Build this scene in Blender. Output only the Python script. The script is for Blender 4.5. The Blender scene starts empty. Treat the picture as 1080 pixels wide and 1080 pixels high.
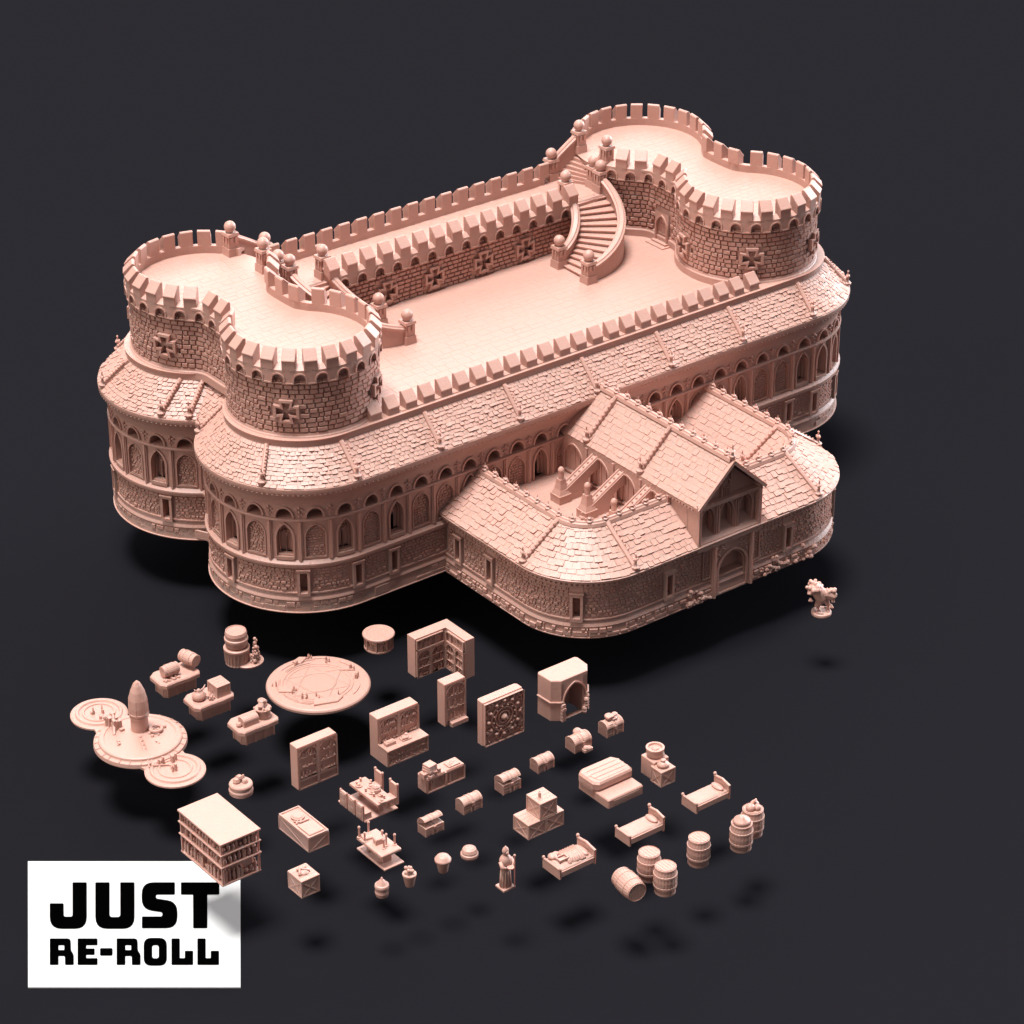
import bpy, bmesh, math, random
from mathutils import Vector, Matrix, noise
PI = math.pi
R = math.radians
sc = bpy.context.scene
COL = sc.collection

# ------------------------------------------------------------ camera
D, EL, AZ = 31.5, R(29.0), R(52.2)
h = Vector((math.cos(AZ), math.sin(AZ), 0))
fw = Vector((h.x * math.cos(EL), h.y * math.cos(EL), -math.sin(EL)))
rt = Vector((math.sin(AZ), -math.cos(AZ), 0))
up = rt.cross(fw)
cd = bpy.data.cameras.new('camera')
cam = bpy.data.objects.new('camera', cd)
COL.objects.link(cam)
cam.matrix_world = Matrix(((rt.x, up.x, -fw.x, -D * fw.x), (rt.y, up.y, -fw.y, -D * fw.y), (rt.z, up.z, -fw.z, -D * fw.z), (0, 0, 0, 1)))
cd.sensor_width = 36
cd.lens = 105.0
cd.clip_end = 500
sc.camera = cam

# ------------------------------------------------------------ world and lamps
w = bpy.data.worlds.new('World')
sc.world = w
w.use_nodes = True
nt = w.node_tree
bg = nt.nodes['Background']
bg.inputs['Color'].default_value = (0.93, 0.92, 1.0, 1)
bg.inputs['Strength'].default_value = 0.21


def sun(name, dirto, strength, angle, col):
    l = bpy.data.lights.new(name, 'SUN')
    l.energy = strength
    l.angle = R(angle)
    l.color = col
    o = bpy.data.objects.new(name, l)
    COL.objects.link(o)
    o.rotation_euler = Vector(dirto).to_track_quat('Z', 'Y').to_euler()
    o.location = Vector(dirto) * 20
    return o


sun('key_light', Vector((0, 0, 1)) - rt * 0.12 - h * 0.10, 7.0, 19, (1.0, 0.985, 0.97))
sun('rim_light', rt * 0.80 + h * 0.62 + Vector((0, 0, 0.20)), 5.4, 24, (0.90, 0.94, 1.0))
sun('back_light', h * 0.85 + Vector((0, 0, 0.53)), 2.2, 50, (0.97, 0.98, 1.0))
sun('fill_light', -rt * 0.9 - h * 0.45 + Vector((0, 0, 0.34)), 1.5, 50, (1.0, 0.86, 0.76))

sc.view_settings.view_transform = 'Standard'
sc.view_settings.look = 'None'
sc.view_settings.exposure = 0
sc.view_settings.gamma = 1
sc.view_settings.use_curve_mapping = False


# ------------------------------------------------------------ materials
def principled(name, col, rough=0.5, sub=0.0, spec=0.5):
    m = bpy.data.materials.new(name)
    m.use_nodes = True
    n = m.node_tree.nodes
    b = n['Principled BSDF']
    b.inputs['Base Color'].default_value = (*col, 1)
    b.inputs['Roughness'].default_value = rough
    b.inputs['Specular IOR Level'].default_value = spec
    if sub:
        b.inputs['Subsurface Weight'].default_value = sub
        b.inputs['Subsurface Radius'].default_value = (1.0, 0.30, 0.16)
        b.inputs['Subsurface Scale'].default_value = 0.032
    return m


RESIN = principled('cast_resin', (0.455, 0.258, 0.208), 0.50, 0.32, 0.62)
_n = RESIN.node_tree.nodes
_l = RESIN.node_tree.links
_tc = _n.new('ShaderNodeTexCoord')
_t1 = _n.new('ShaderNodeTexNoise')
_t1.inputs['Scale'].default_value = 28
_t1.inputs['Detail'].default_value = 6
_t1.inputs['Roughness'].default_value = 0.65
_bp = _n.new('ShaderNodeBump')
_bp.inputs['Strength'].default_value = 0.22
_bp.inputs['Distance'].default_value = 0.02
_l.new(_tc.outputs['Object'], _t1.inputs['Vector'])
_l.new(_t1.outputs['Fac'], _bp.inputs['Height'])
_l.new(_bp.outputs['Normal'], _n['Principled BSDF'].inputs['Normal'])
BACK = principled('matte_backdrop_paper', (0.0084, 0.0081, 0.0101), 0.9, 0, 0.0)
WHITE = principled('white_card', (0.47, 0.47, 0.47), 0.8, 0, 0.1)
BLACK = principled('black_ink', (0.0004, 0.0004, 0.0004), 0.8, 0, 0.0)


# ------------------------------------------------------------ object helpers
def tag(o, label=None, cat=None, group=None, kind=None):
    if label:
        o['label'] = label
    if cat:
        o['category'] = cat
    if group:
        o['group'] = group
    if kind:
        o['kind'] = kind
    return o


def empty(name, loc=(0, 0, 0), rz=0.0):
    o = bpy.data.objects.new(name, None)
    COL.objects.link(o)
    o.empty_display_size = 0.1
    o.location = loc
    o.rotation_euler = (0, 0, rz)
    return o


class MB:
    """collects geometry and links it as one mesh object"""

    def __init__(s):
        s.v = []
        s.f = []

    def add(s, vs, fs, fn=None):
        b = len(s.v)
        s.v += [tuple(fn(*p)) if fn else tuple(p) for p in vs]
        s.f += [tuple(b + i for i in f) for f in fs]

    def box(s, x0, x1, y0, y1, z0, z1, fn=None, tx=0.0, ty=0.0, n=1):
        """box, top shrunk by tx, ty; n slices along x"""
        vs = []
        for k in range(n + 1):
            t = k / n
            x = x0 + (x1 - x0) * t
            xt = (x0 + tx) + (x1 - x0 - 2 * tx) * t
            vs += [(x, y0, z0), (x, y1, z0), (xt, y1 - ty, z1), (xt, y0 + ty, z1)]
        fs = [(0, 1, 2, 3)[::-1], tuple(4 * n + i for i in range(4))]
        for k in range(n):
            a = 4 * k
            for i in range(4):
                j = (i + 1) % 4
                fs.append((a + i, a + j, a + 4 + j, a + 4 + i))
        s.add(vs, fs, fn)

    def stone(s, x0, x1, z0, z1, y0, y1, bev, fn):
        """block standing out in +y (w) with a bevelled face"""
        vs = [(x0, z0, y0), (x1, z0, y0), (x1, z1, y0), (x0, z1, y0), (x0 + bev, z0 + bev, y1), (x1 - bev, z0 + bev, y1), (x1 - bev, z1 - bev, y1), (x0 + bev, z1 - bev, y1)]
        s.add(vs, [(4, 5, 6, 7), (0, 1, 5, 4), (1, 2, 6, 5), (2, 3, 7, 6), (3, 0, 4, 7)], fn)

    def prism(s, pts, z0, z1, fn=None, bev=0.0):
        n = len(pts)
        if bev:
            cx = sum(p[0] for p in pts) / n
            cy = sum(p[1] for p in pts) / n
            ins = []
            for p in pts:
                d = math.hypot(p[0] - cx, p[1] - cy) or 1
                ins.append((p[0] - (p[0] - cx) / d * bev, p[1] - (p[1] - cy) / d * bev))
            vs = [(p[0], p[1], z0) for p in pts] + [(p[0], p[1], z1 - bev) for p in pts] + [(p[0], p[1], z1) for p in ins]
            fs = [tuple(range(n))[::-1], tuple(range(2 * n, 3 * n))]
            for k in (0, n):
                fs += [(k + i, k + (i + 1) % n, k + n + (i + 1) % n, k + n + i) for i in range(n)]
        else:
            vs = [(p[0], p[1], z0) for p in pts] + [(p[0], p[1], z1) for p in pts]
            fs = [tuple(range(n))[::-1], tuple(range(n, 2 * n))] + [(i, (i + 1) % n, n + (i + 1) % n, n + i) for i in range(n)]
        s.add(vs, fs, fn)

    def rings(s, rs, closed=True, cap0=False, cap1=False):
        n = len(rs[0])
        vs = [p for r in rs for p in r]
        fs = []
        for k in range(len(rs) - 1):
            for i in range(n if closed else n - 1):
                j = (i + 1) % n
                fs.append((k * n + i, k * n + j, (k + 1) * n + j, (k + 1) * n + i))
        if cap0:
            fs.append(tuple(range(n))[::-1])
        if cap1:
            fs.append(tuple(range((len(rs) - 1) * n, len(rs) * n)))
        s.add(vs, fs)

    def lathe(s, prof, c=(0, 0, 0), n=20, fn=None, sx=1, sy=1):
        vs = []
        for r, z in prof:
            for i in range(n):
                a = 2 * PI * i / n
                vs.append((c[0] + r * sx * math.cos(a), c[1] + r * sy * math.sin(a), c[2] + z))
        fs = [(k * n + i, k * n + (i + 1) % n, (k + 1) * n + (i + 1) % n, (k + 1) * n + i) for k in range(len(prof) - 1) for i in range(n)]
        fs += [tuple(range(n))[::-1], tuple(range((len(prof) - 1) * n, len(prof) * n))]
        s.add(vs, fs, fn)

    def ball(s, c, r, n=12, sz=1.0, fn=None, rx=None, ry=None):
        m = max(4, n // 2)
        prof = [(max(1e-4, math.sin(PI * k / m)), -math.cos(PI * k / m)) for k in range(m + 1)]
        rx = rx or r
        ry = ry or r
        vs = []
        for pr, pz in prof:
            for i in range(n):
                a = 2 * PI * i / n
                vs.append((c[0] + rx * pr * math.cos(a), c[1] + ry * pr * math.sin(a), c[2] + r * sz * pz))
        fs = [(k * n + i, k * n + (i + 1) % n, (k + 1) * n + (i + 1) % n, (k + 1) * n + i) for k in range(m) for i in range(n)]
        s.add(vs, fs, fn)

    def tube(s, pts, rad, n=8, caps=True, prof=None, fn=None):
        """tube through 3D points; rad a number or a list"""
        pts = [Vector(p) for p in pts]
        vs = []
        for i, p in enumerate(pts):
            t = (pts[min(i + 1, len(pts) - 1)] - pts[max(i - 1, 0)]).normalized()
            a = t.cross(Vector((0, 0, 1)))
            if a.length < 1e-3:
                a = t.cross(Vector((0, 1, 0)))
            a.normalize()
            b = a.cross(t)
            rr = rad[i] if isinstance(rad, (list, tuple)) else rad
            if prof:
                for (q, e) in prof:
                    vs.append(tuple(p + a * q + b * e))
            else:
                for k in range(n):
                    th = 2 * PI * k / n
                    vs.append(tuple(p + a * rr * math.cos(th) + b * rr * math.sin(th)))
        m = len(prof) if prof else n
        fs = [(i * m + k, i * m + (k + 1) % m, (i + 1) * m + (k + 1) % m, (i + 1) * m + k) for i in range(len(pts) - 1) for k in range(m)]
        if caps:
            fs += [tuple(range(m))[::-1], tuple(range((len(pts) - 1) * m, len(pts) * m))]
        s.add(vs, fs, fn)

    def band(s, pts, wid, y0, y1, fn, closed=False):
        """flat moulding following a (u, v) line; wid to the outside, raised from y0 to y1"""
        n = len(pts)
        out = []
        for i in range(n):
            a = Vector(pts[(i - 1) % n if closed else max(i - 1, 0)])
            b = Vector(pts[(i + 1) % n if closed else min(i + 1, n - 1)])
            t = (b - a).normalized()
            out.append((pts[i][0] + t.y * wid, pts[i][1] - t.x * wid))
        vs = []
        for i in range(n):
            p, q = pts[i], out[i]
            vs += [(p[0], p[1], y0), (p[0], p[1], y1), (q[0], q[1], y1), (q[0], q[1], y0)]
        fs = []
        for i in range(n if closed else n - 1):
            j = (i + 1) % n
            for k in range(3):
                fs.append((4 * i + k, 4 * j + k, 4 * j + k + 1, 4 * i + k + 1))
        if not closed:
            fs += [(0, 1, 2, 3), (4 * n - 1, 4 * n - 2, 4 * n - 3, 4 * n - 4)]
        s.add(vs, fs, fn)

    def plate(s, u0, u1, v0, v1, hole, wf, wb, fn, n=28):
        """front plate with a star-shaped hole and its reveal"""
        uc = sum(p[0] for p in hole) / len(hole)
        vc = (min(p[1] for p in hole) + max(p[1] for p in hole)) / 2
        angs = [2 * PI * i / n for i in range(n)] + [math.atan2(y - vc, x - uc) % (2 * PI) for x in (u0, u1) for y in (v0, v1)] + [math.atan2(p[1] - vc, p[0] - uc) % (2 * PI) for p in hole]
        angs = sorted(set(round(a, 5) for a in angs))
        H, O = [], []
        m = len(hole)
        for a in angs:
            dx, dy = math.cos(a), math.sin(a)
            best = 0
            for i in range(m):
                x1, y1 = hole[i][0] - uc, hole[i][1] - vc
                x2, y2 = hole[(i + 1) % m][0] - uc, hole[(i + 1) % m][1] - vc
                ex, ey = x2 - x1, y2 - y1
                den = dx * ey - dy * ex
                if abs(den) < 1e-12:
                    continue
                t = (x1 * ey - y1 * ex) / den
                q = (x1 * dy - y1 * dx) / den
                if t > 0 and -1e-6 <= q <= 1 + 1e-6:
                    best = max(best, t)
            tx = ((u1 - uc) / dx if dx > 1e-9 else (u0 - uc) / dx if dx < -1e-9 else 1e9)
            ty = ((v1 - vc) / dy if dy > 1e-9 else (v0 - vc) / dy if dy < -1e-9 else 1e9)
            to = min(tx, ty)
            best = min(best, to)
            H.append((uc + dx * best, vc + dy * best))
            O.append((uc + dx * to, vc + dy * to))
        k = len(angs)
        vs = [(p[0], p[1], wf) for p in O] + [(p[0], p[1], wf) for p in H] + [(p[0], p[1], wb) for p in H]
        fs = []
        for i in range(k):
            j = (i + 1) % k
            if math.dist(O[i], H[i]) + math.dist(O[j], H[j]) > 1e-5:
                fs.append((i, j, k + j, k + i))
            fs.append((k + i, k + j, 2 * k + j, 2 * k + i))
        s.add(vs, fs, fn)

    def build(s, name, parent=None, mat=None, off=(0, 0, 0), smooth=False, loc=None):
        me = bpy.data.meshes.new(name)
        vs = [(x - off[0], y - off[1], z - off[2]) for x, y, z in s.v]
        me.from_pydata(vs, [], s.f)
        bm = bmesh.new()
        bm.from_mesh(me)
        bmesh.ops.recalc_face_normals(bm, faces=bm.faces)
        bm.to_mesh(me)
        bm.free()
        me.materials.append(mat or RESIN)
        if smooth:
            me.shade_smooth()
        o = bpy.data.objects.new(name, me)
        COL.objects.link(o)
        if parent:
            o.parent = parent
        if loc:
            o.location = loc
        return o


def arc(cx, cy, r, a0, a1, n, ry=None):
    ry = ry or r
    return [(cx + r * math.cos(a0 + (a1 - a0) * i / n), cy + ry * math.sin(a0 + (a1 - a0) * i / n)) for i in range(n + 1)]


def pointed(uc, v0, vs, vt, hw, n=7):
    """pointed arch outline, counter-clockwise from bottom left... bottom right, up and over"""
    H = vt - vs
    rad = (hw * hw + H * H) / (2 * hw)
    am = math.asin(min(1, H / rad))
    right = [(uc + hw - rad + rad * math.cos(am * i / n), vs + rad * math.sin(am * i / n)) for i in range(n + 1)]
    left = [(2 * uc - x, y) for x, y in right[:-1]][::-1]
    return [(uc - hw, v0), (uc + hw, v0)] + right + left


def rounded(uc, v0, vs, hw, n=10):
    return [(uc - hw, v0), (uc + hw, v0)] + arc(uc, vs, hw, 0, PI, n)


class Path:
    def __init__(s, pts, closed=True):
        s.p = [Vector((x, y)) for x, y in pts]
        s.closed = closed
        n = len(s.p)
        s.m = []
        for i in range(n):
            e = []
            if closed or i > 0:
                e.append((s.p[i] - s.p[i - 1]).normalized())
            if closed or i < n - 1:
                e.append((s.p[(i + 1) % n] - s.p[i]).normalized())
            ns = [Vector((t.y, -t.x)) for t in e]
            m = sum(ns, Vector((0, 0)))
            m.normalize()
            s.m.append(m / max(0.5, m.dot(ns[0])))
        s.c = [0.0]
        for i in range(n if closed else n - 1):
            s.c.append(s.c[-1] + (s.p[(i + 1) % n] - s.p[i]).length)
        s.L = s.c[-1]

    def fn(s, u, v, w):
        n = len(s.p)
        if s.closed:
            u = u % s.L
        lo, hi = 0, len(s.c) - 2
        while lo < hi:
            mid = (lo + hi + 1) // 2
            if s.c[mid] <= u:
                lo = mid
            else:
                hi = mid - 1
        d = s.c[lo + 1] - s.c[lo]
        t = (u - s.c[lo]) / d if d > 0 else 0
        j = (lo + 1) % n
        p = s.p[lo].lerp(s.p[j], t)
        m = s.m[lo].lerp(s.m[j], min(1, max(0, t)))
        return (p.x + m.x * w, p.y + m.y * w, v)

    def frame(s, u):
        a = Vector(s.fn(u - 0.01, 0, 0))
        b = Vector(s.fn(u + 0.01, 0, 0))
        t = b - a
        return Vector(s.fn(u, 0, 0)), math.atan2(t.y, t.x)

    def near(s, x, y):
        best = (1e9, 0)
        k = int(s.L / 0.01)
        for i in range(k):
            q = s.fn(i * 0.01, 0, 0)
            d = (q[0] - x) ** 2 + (q[1] - y) ** 2
            if d < best[0]:
                best = (d, i * 0.01)
        return best[1]


def bricks(mb, fn, u0, u1, v0, v1, w0, bw, bh, rnd, depth=0.014, gap=0.006, ok=None, bev=0.004, vary=None):
    rows = max(1, round((v1 - v0) / bh))
    bh = (v1 - v0) / rows
    for r in range(rows):
        u = u0 - (rnd.random() * bw * 0.6)
        while u < u1 - 0.01:
            q = bw * rnd.uniform(0.6, 1.35)
            a, b = max(u0, u), min(u1, u + q)
            u += q
            if b - a < gap * 2.5:
                continue
            if ok and not ok((a + b) / 2, v0 + (r + 0.5) * bh, (b - a) / 2):
                continue
            d = depth + vary * rnd.uniform(-0.6, 0.6) if vary else depth * rnd.uniform(0.35, 1.25)
            mb.stone(a + gap / 2, b - gap / 2, v0 + r * bh + gap / 2, v0 + (r + 1) * bh - gap / 2, w0 - 0.01, w0 + d, bev, fn)


CS = 0.124


def clear_of_cross(spots, a, b, c, hv=0.024):
    """true when a brick does not cover the opening of a cross window"""
    for (u, v) in spots:
        du, dv = abs(a - u), abs(b - v)
        if (du < CS * 0.80 + c and dv < CS * 0.34 + hv) or (du < CS * 0.32 + c and dv < CS * 0.80 + hv):
            return False
    return True


def inpoly(p, poly):
    x, y = p
    c = False
    n = len(poly)
    for i in range(n):
        x1, y1 = poly[i]
        x2, y2 = poly[(i + 1) % n]
        if (y1 > y) != (y2 > y) and x < (x2 - x1) * (y - y1) / (y2 - y1) + x1:
            c = not c
    return c


def tiles(mb, E, T, rows, tw, rnd, closed=True, lift=0.02, base=0.002, skip=None, g=0.004):
    """overlapping roof tiles between an eave line E and a top line T"""
    n = len(E)
    E = [Vector(p) for p in E]
    T = [Vector(p) for p in T]
    c = [0.0]
    m = n if closed else n - 1
    for i in range(m):
        a = (E[i] + T[i]) / 2
        b = (E[(i + 1) % n] + T[(i + 1) % n]) / 2
        c.append(c[-1] + (b - a).length)

    def pt(u, sv):
        lo, hi = 0, m - 1
        while lo < hi:
            k = (lo + hi + 1) // 2
            if c[k] <= u:
                lo = k
            else:
                hi = k - 1
        t = (u - c[lo]) / (c[lo + 1] - c[lo])
        j = (lo + 1) % n
        return E[lo].lerp(E[j], t).lerp(T[lo].lerp(T[j], t), sv)

    L = c[-1]
    k = int(L / tw)
    for r in range(rows):
        s0, s1 = r / rows, min(1, (r + 1.25) / rows)
        o = (r % 2) * 0.5
        for i in range(k):
            a = (i + o) * L / k + rnd.uniform(-0.006, 0.006)
            b = (i + 1 + o) * L / k + rnd.uniform(-0.006, 0.006)
            if b > L:
                if closed:
                    continue
                b = L
            if b - a < tw * 0.25:
                continue
            j = rnd.uniform(-0.24, 0.14) / rows * min(1, lift / 0.013) ** 1.5
            q = [pt(a + g, max(0, s0 + j)), pt(b - g, max(0, s0 + j + rnd.uniform(-0.03, 0.03) / rows)), pt(b - g, s1), pt(a + g, s1)]
            if skip and skip((q[0] + q[2]) / 2):
                continue
            nn = (q[1] - q[0]).cross(q[3] - q[0])
            if nn.z < 0:
                nn = -nn
            nn.normalize()
            hi_ = lift * rnd.uniform(0.55, 1.5)
            hj_ = hi_ * rnd.uniform(0.6, 1.4)
            mid0 = (q[0] + q[1]) / 2 - (q[3] - q[0]).normalized() * 0.002
            vs = [q[0] + nn * hi_, mid0 + nn * (hi_ + hj_) * 0.5, q[1] + nn * hj_, q[2] + nn * base, q[3] + nn * base, q[0] - nn * 0.003, mid0 - nn * 0.003, q[1] - nn * 0.003]
            mb.add([tuple(p) for p in vs], [(0, 1, 2, 3, 4), (0, 5, 6, 1), (1, 6, 7, 2), (0, 4, 5), (2, 7, 3)])


# ------------------------------------------------------------ plan curves
XC, YC, DX, DY = 0.69, 1.36, 3.01, 0.93


def lobe_half(r):
    return math.acos(max(-1, min(1, (r - 0.44) / r)))


def hall_ring(r, na=36, ns=60, nf=6):
    """castle footprint: straight sides ending in double round lobes; counter-clockwise from the front left"""
    xr, xl, yf, yb = XC + DX, XC - DX, YC - DY, YC + DY
    th = lobe_half(r)
    pts = [(xl + (xr - xl) * i / ns, yf - r) for i in range(ns)]
    pts += arc(xr, yf, r, -PI / 2, th, na)
    y0, y1 = yf + r * math.sin(th), yb - r * math.sin(th)
    pts += [(xr + r - 0.44, y0 + (y1 - y0) * i / nf) for i in range(1, nf)]
    pts += arc(xr, yb, r, -th, PI / 2, na)
    pts += [(xr + (xl - xr) * i / ns, yb + r) for i in range(1, ns)]
    pts += arc(xl, yb, r, PI / 2, PI + th, na)
    pts += [(xl - r + 0.44, y1 + (y0 - y1) * i / nf) for i in range(1, nf)]
    pts += arc(xl, yf, r, PI - th, 1.5 * PI, na)[:-1]
    return pts


TXC, TDX, TDY = 0.67, 2.94, 0.90


def tower_ring(cx, r, na=40, nf=5, nc=7):
    """two overlapping round lobes with a softly filleted waist"""
    yf, yb = YC - TDY, YC + TDY
    rf = 1.0 - r
    nx = r - 0.33
    off = math.sqrt(1.0 - (nx + rf) ** 2)
    th = math.asin(off)
    y0, y1 = yf + off, yb - off

    def lobe(cy, a0, a1):
        return arc(cx, cy, r, a0, a1, na)
    pts = lobe(yf, PI - th, 2 * PI + th)
    pts += arc(cx + nx + rf, y0, rf, PI + th, PI, nc)[1:]
    pts += [(cx + nx, y0 + (y1 - y0) * i / nf) for i in range(1, nf)]
    pts += arc(cx + nx + rf, y1, rf, PI, PI - th, nc)[:-1]
    pts += lobe(yb, -th, PI + th)
    pts += arc(cx - nx - rf, y1, rf, th, 0, nc)[1:]
    pts += [(cx - nx, y1 + (y0 - y1) * i / nf) for i in range(1, nf)]
    pts += arc(cx - nx - rf, y0, rf, 0, -th, nc)[:-1]
    return pts


def Z(pts, z):
    return [(x, y, z) for x, y in pts]


AXL, AXR, AYF = -1.27, 2.62, -2.60


def wing_ring(off, y_in=-0.42, na=18, ns=30):
    """annex outline from the left wall foot round the front to the right wall"""
    rc = max(0.02, 0.75 + off)
    rd = max(0.02, 0.86 + off)
    xl, xr, yf = AXL - off, AXR + off, AYF - off
    pts = [(xl, y_in + (yf + rc - y_in) * i / ns) for i in range(ns)]
    pts += arc(xl + rc, yf + rc, rc, PI, 1.5 * PI, na)
    pts += [(xl + rc + (xr - xl - rc - rd) * i / ns, yf) for i in range(1, ns)]
    pts += arc(xr - rd, yf + rd, rd, 1.5 * PI, 2 * PI, na)
    pts += [(xr, yf + rd + (y_in - yf - rd) * i / ns) for i in range(1, ns + 1)]
    return pts


# ------------------------------------------------------------ the backdrop
g = MB()
g.add([(-60, -60, 0), (60, -60, 0), (60, 90, 0), (-60, 90, 0)], [(0, 1, 2, 3)])
FZ = -0.62
tag(g.build('floor', mat=BACK, loc=(0, 0, FZ)), 'smooth matte charcoal backdrop surface under everything', kind='structure')

# ------------------------------------------------------------ the castle
OFF = (XC, YC, 0)
castle = empty('castle', OFF)
tag(castle, 'large pale pink resin castle with round crenellated towers, courtyard and tiled roofs', 'castle')
rnd = random.Random(7)


def part(mb, name, parent=None, smooth=False):
    return mb.build(name, parent or castle, off=OFF, smooth=smooth)


REF = hall_ring(0.975)
HP = Path(REF)
L = HP.L
NB = round(L / 0.305)
PB = L / NB
U0 = HP.near(-1.88, YC - DY - 0.975)

# plinth: rubble blocks, ledge, thin roll
m = MB()
m.rings([Z(hall_ring(r), z) for r, z in ((0.90, 0.0), (1.0, 0.0), (1.005, 0.012), (0.992, 0.016), (0.985, 0.13), (0.995, 0.145), (0.99, 0.158), (0.968, 0.20), (0.968, 0.212), (0.988, 0.216), (0.988, 0.232), (0.968, 0.236), (0.88, 0.237))])
u = 0
while u < L:
    q = rnd.uniform(0.08, 0.28)
    if rnd.random() < 0.85:
        sp = rnd.choice((0, 1, 1, 2))
        if sp == 0:
            m.stone(u, u + q - 0.008, 0.022, 0.125, 0.0, 0.012 + rnd.random() * 0.012, 0.006, HP.fn)
        else:
            c = rnd.uniform(0.06, 0.09)
            m.stone(u, u + q - 0.008, 0.022, c, 0.0, 0.012 + rnd.random() * 0.012, 0.006, HP.fn)
            k = u
            while k < u + q - 0.02:
                d = min(rnd.uniform(0.05, 0.12), u + q - k)
                m.stone(k, k + d - 0.008, c + 0.006, 0.126, 0.0, 0.011 + rnd.random() * 0.013, 0.006, HP.fn)
                k += d
    u += q
part(m, 'plinth')

# ground storey with slit windows
slits = [(-2.36, -0.56), (-1.93, -0.56), (-1.2, -0.56), (-0.3, -0.56), (0.6, -0.56), (1.5, -0.56), (2.3, -0.56), (2.96, -0.56), (3.4, -0.56), (3.78, -0.56), (4.3, -0.44), (4.68, 0.43), (4.45, 1.9), (4.3, 3.1), (3.2, 3.27), (1.6, 3.27), (0.2, 3.27), (-1.4, 3.27), (-2.8, 3.15), (-3.22, 2.6), (-3.08, 1.80), (-3.36, 0.31), (-2.93, -0.43)]
us = sorted(HP.near(x, y) for x, y in slits)
hw = 0.062
m = MB()
m.rings([Z(hall_ring(r), z) for r, z in ((0.88, 0.22), (0.88, 0.52))])
wall = part(m, 'ground_storey_wall')
m = MB()
for i, a in enumerate(us):
    b = us[(i + 1) % len(us)]
    if b < a:
        b += L
    n = max(2, int((b - a) / 0.06))
    m.box(a + hw, b - hw, 0.234, 0.505, -0.09, -0.004, HP.fn, n=n)
    bricks(m, HP.fn, a + hw + 0.03, b - hw - 0.03, 0.25, 0.50, -0.004, 0.052, 0.036, rnd, 0.015, 0.007)
part(m, 'brickwork', wall)
for a in us:
    m = MB()
    box = [(a - hw, 0.20), (a + hw, 0.20), (a + hw, 0.49), (a - hw, 0.49)]
    hole = [(a - hw * 0.58, 0.232), (a + hw * 0.58, 0.232), (a + hw * 0.58, 0.462), (a - hw * 0.58, 0.462)]
    m.plate(a - hw, a + hw, 0.20, 0.49, hole, 0.034, -0.09, HP.fn, n=8)
    for (x0, x1, z0, z1) in ((a - hw, a - hw + 0.001, 0.20, 0.49), (a + hw - 0.001, a + hw, 0.20, 0.49), (a - hw, a + hw, 0.489, 0.49), (a - hw, a + hw, 0.20, 0.201)):
        m.box(x0, x1, z0, z1, -0.05, 0.034, HP.fn)
    m.box(a - hw, a + hw, 0.49, 0.512, -0.09, 0.0, HP.fn)
    m.box(a - hw, a + hw, 0.19, 0.238, -0.09, 0.0, HP.fn)
    m.box(a - hw - 0.006, a + hw + 0.006, 0.485, 0.50, -0.02, 0.042, HP.fn)
    m.box(a - 0.006, a + 0.006, 0.235, 0.46, -0.085, -0.07, HP.fn)
    part(m, 'slit_window')

# string courses
m = MB()
m.rings([Z(hall_ring(r), z) for r, z in ((0.88, 0.50), (0.985, 0.502), (1.005, 0.522), (1.005, 0.545), (1.015, 0.55), (1.015, 0.568), (0.985, 0.59), (0.965, 0.605), (0.87, 0.606))])
m.rings([Z(hall_ring(r), z) for r, z in ((0.82, 1.035), (0.985, 1.036), (1.002, 1.044), (1.002, 1.060), (0.985, 1.066), (0.82, 1.067))])
part(m, 'string_course')

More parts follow.
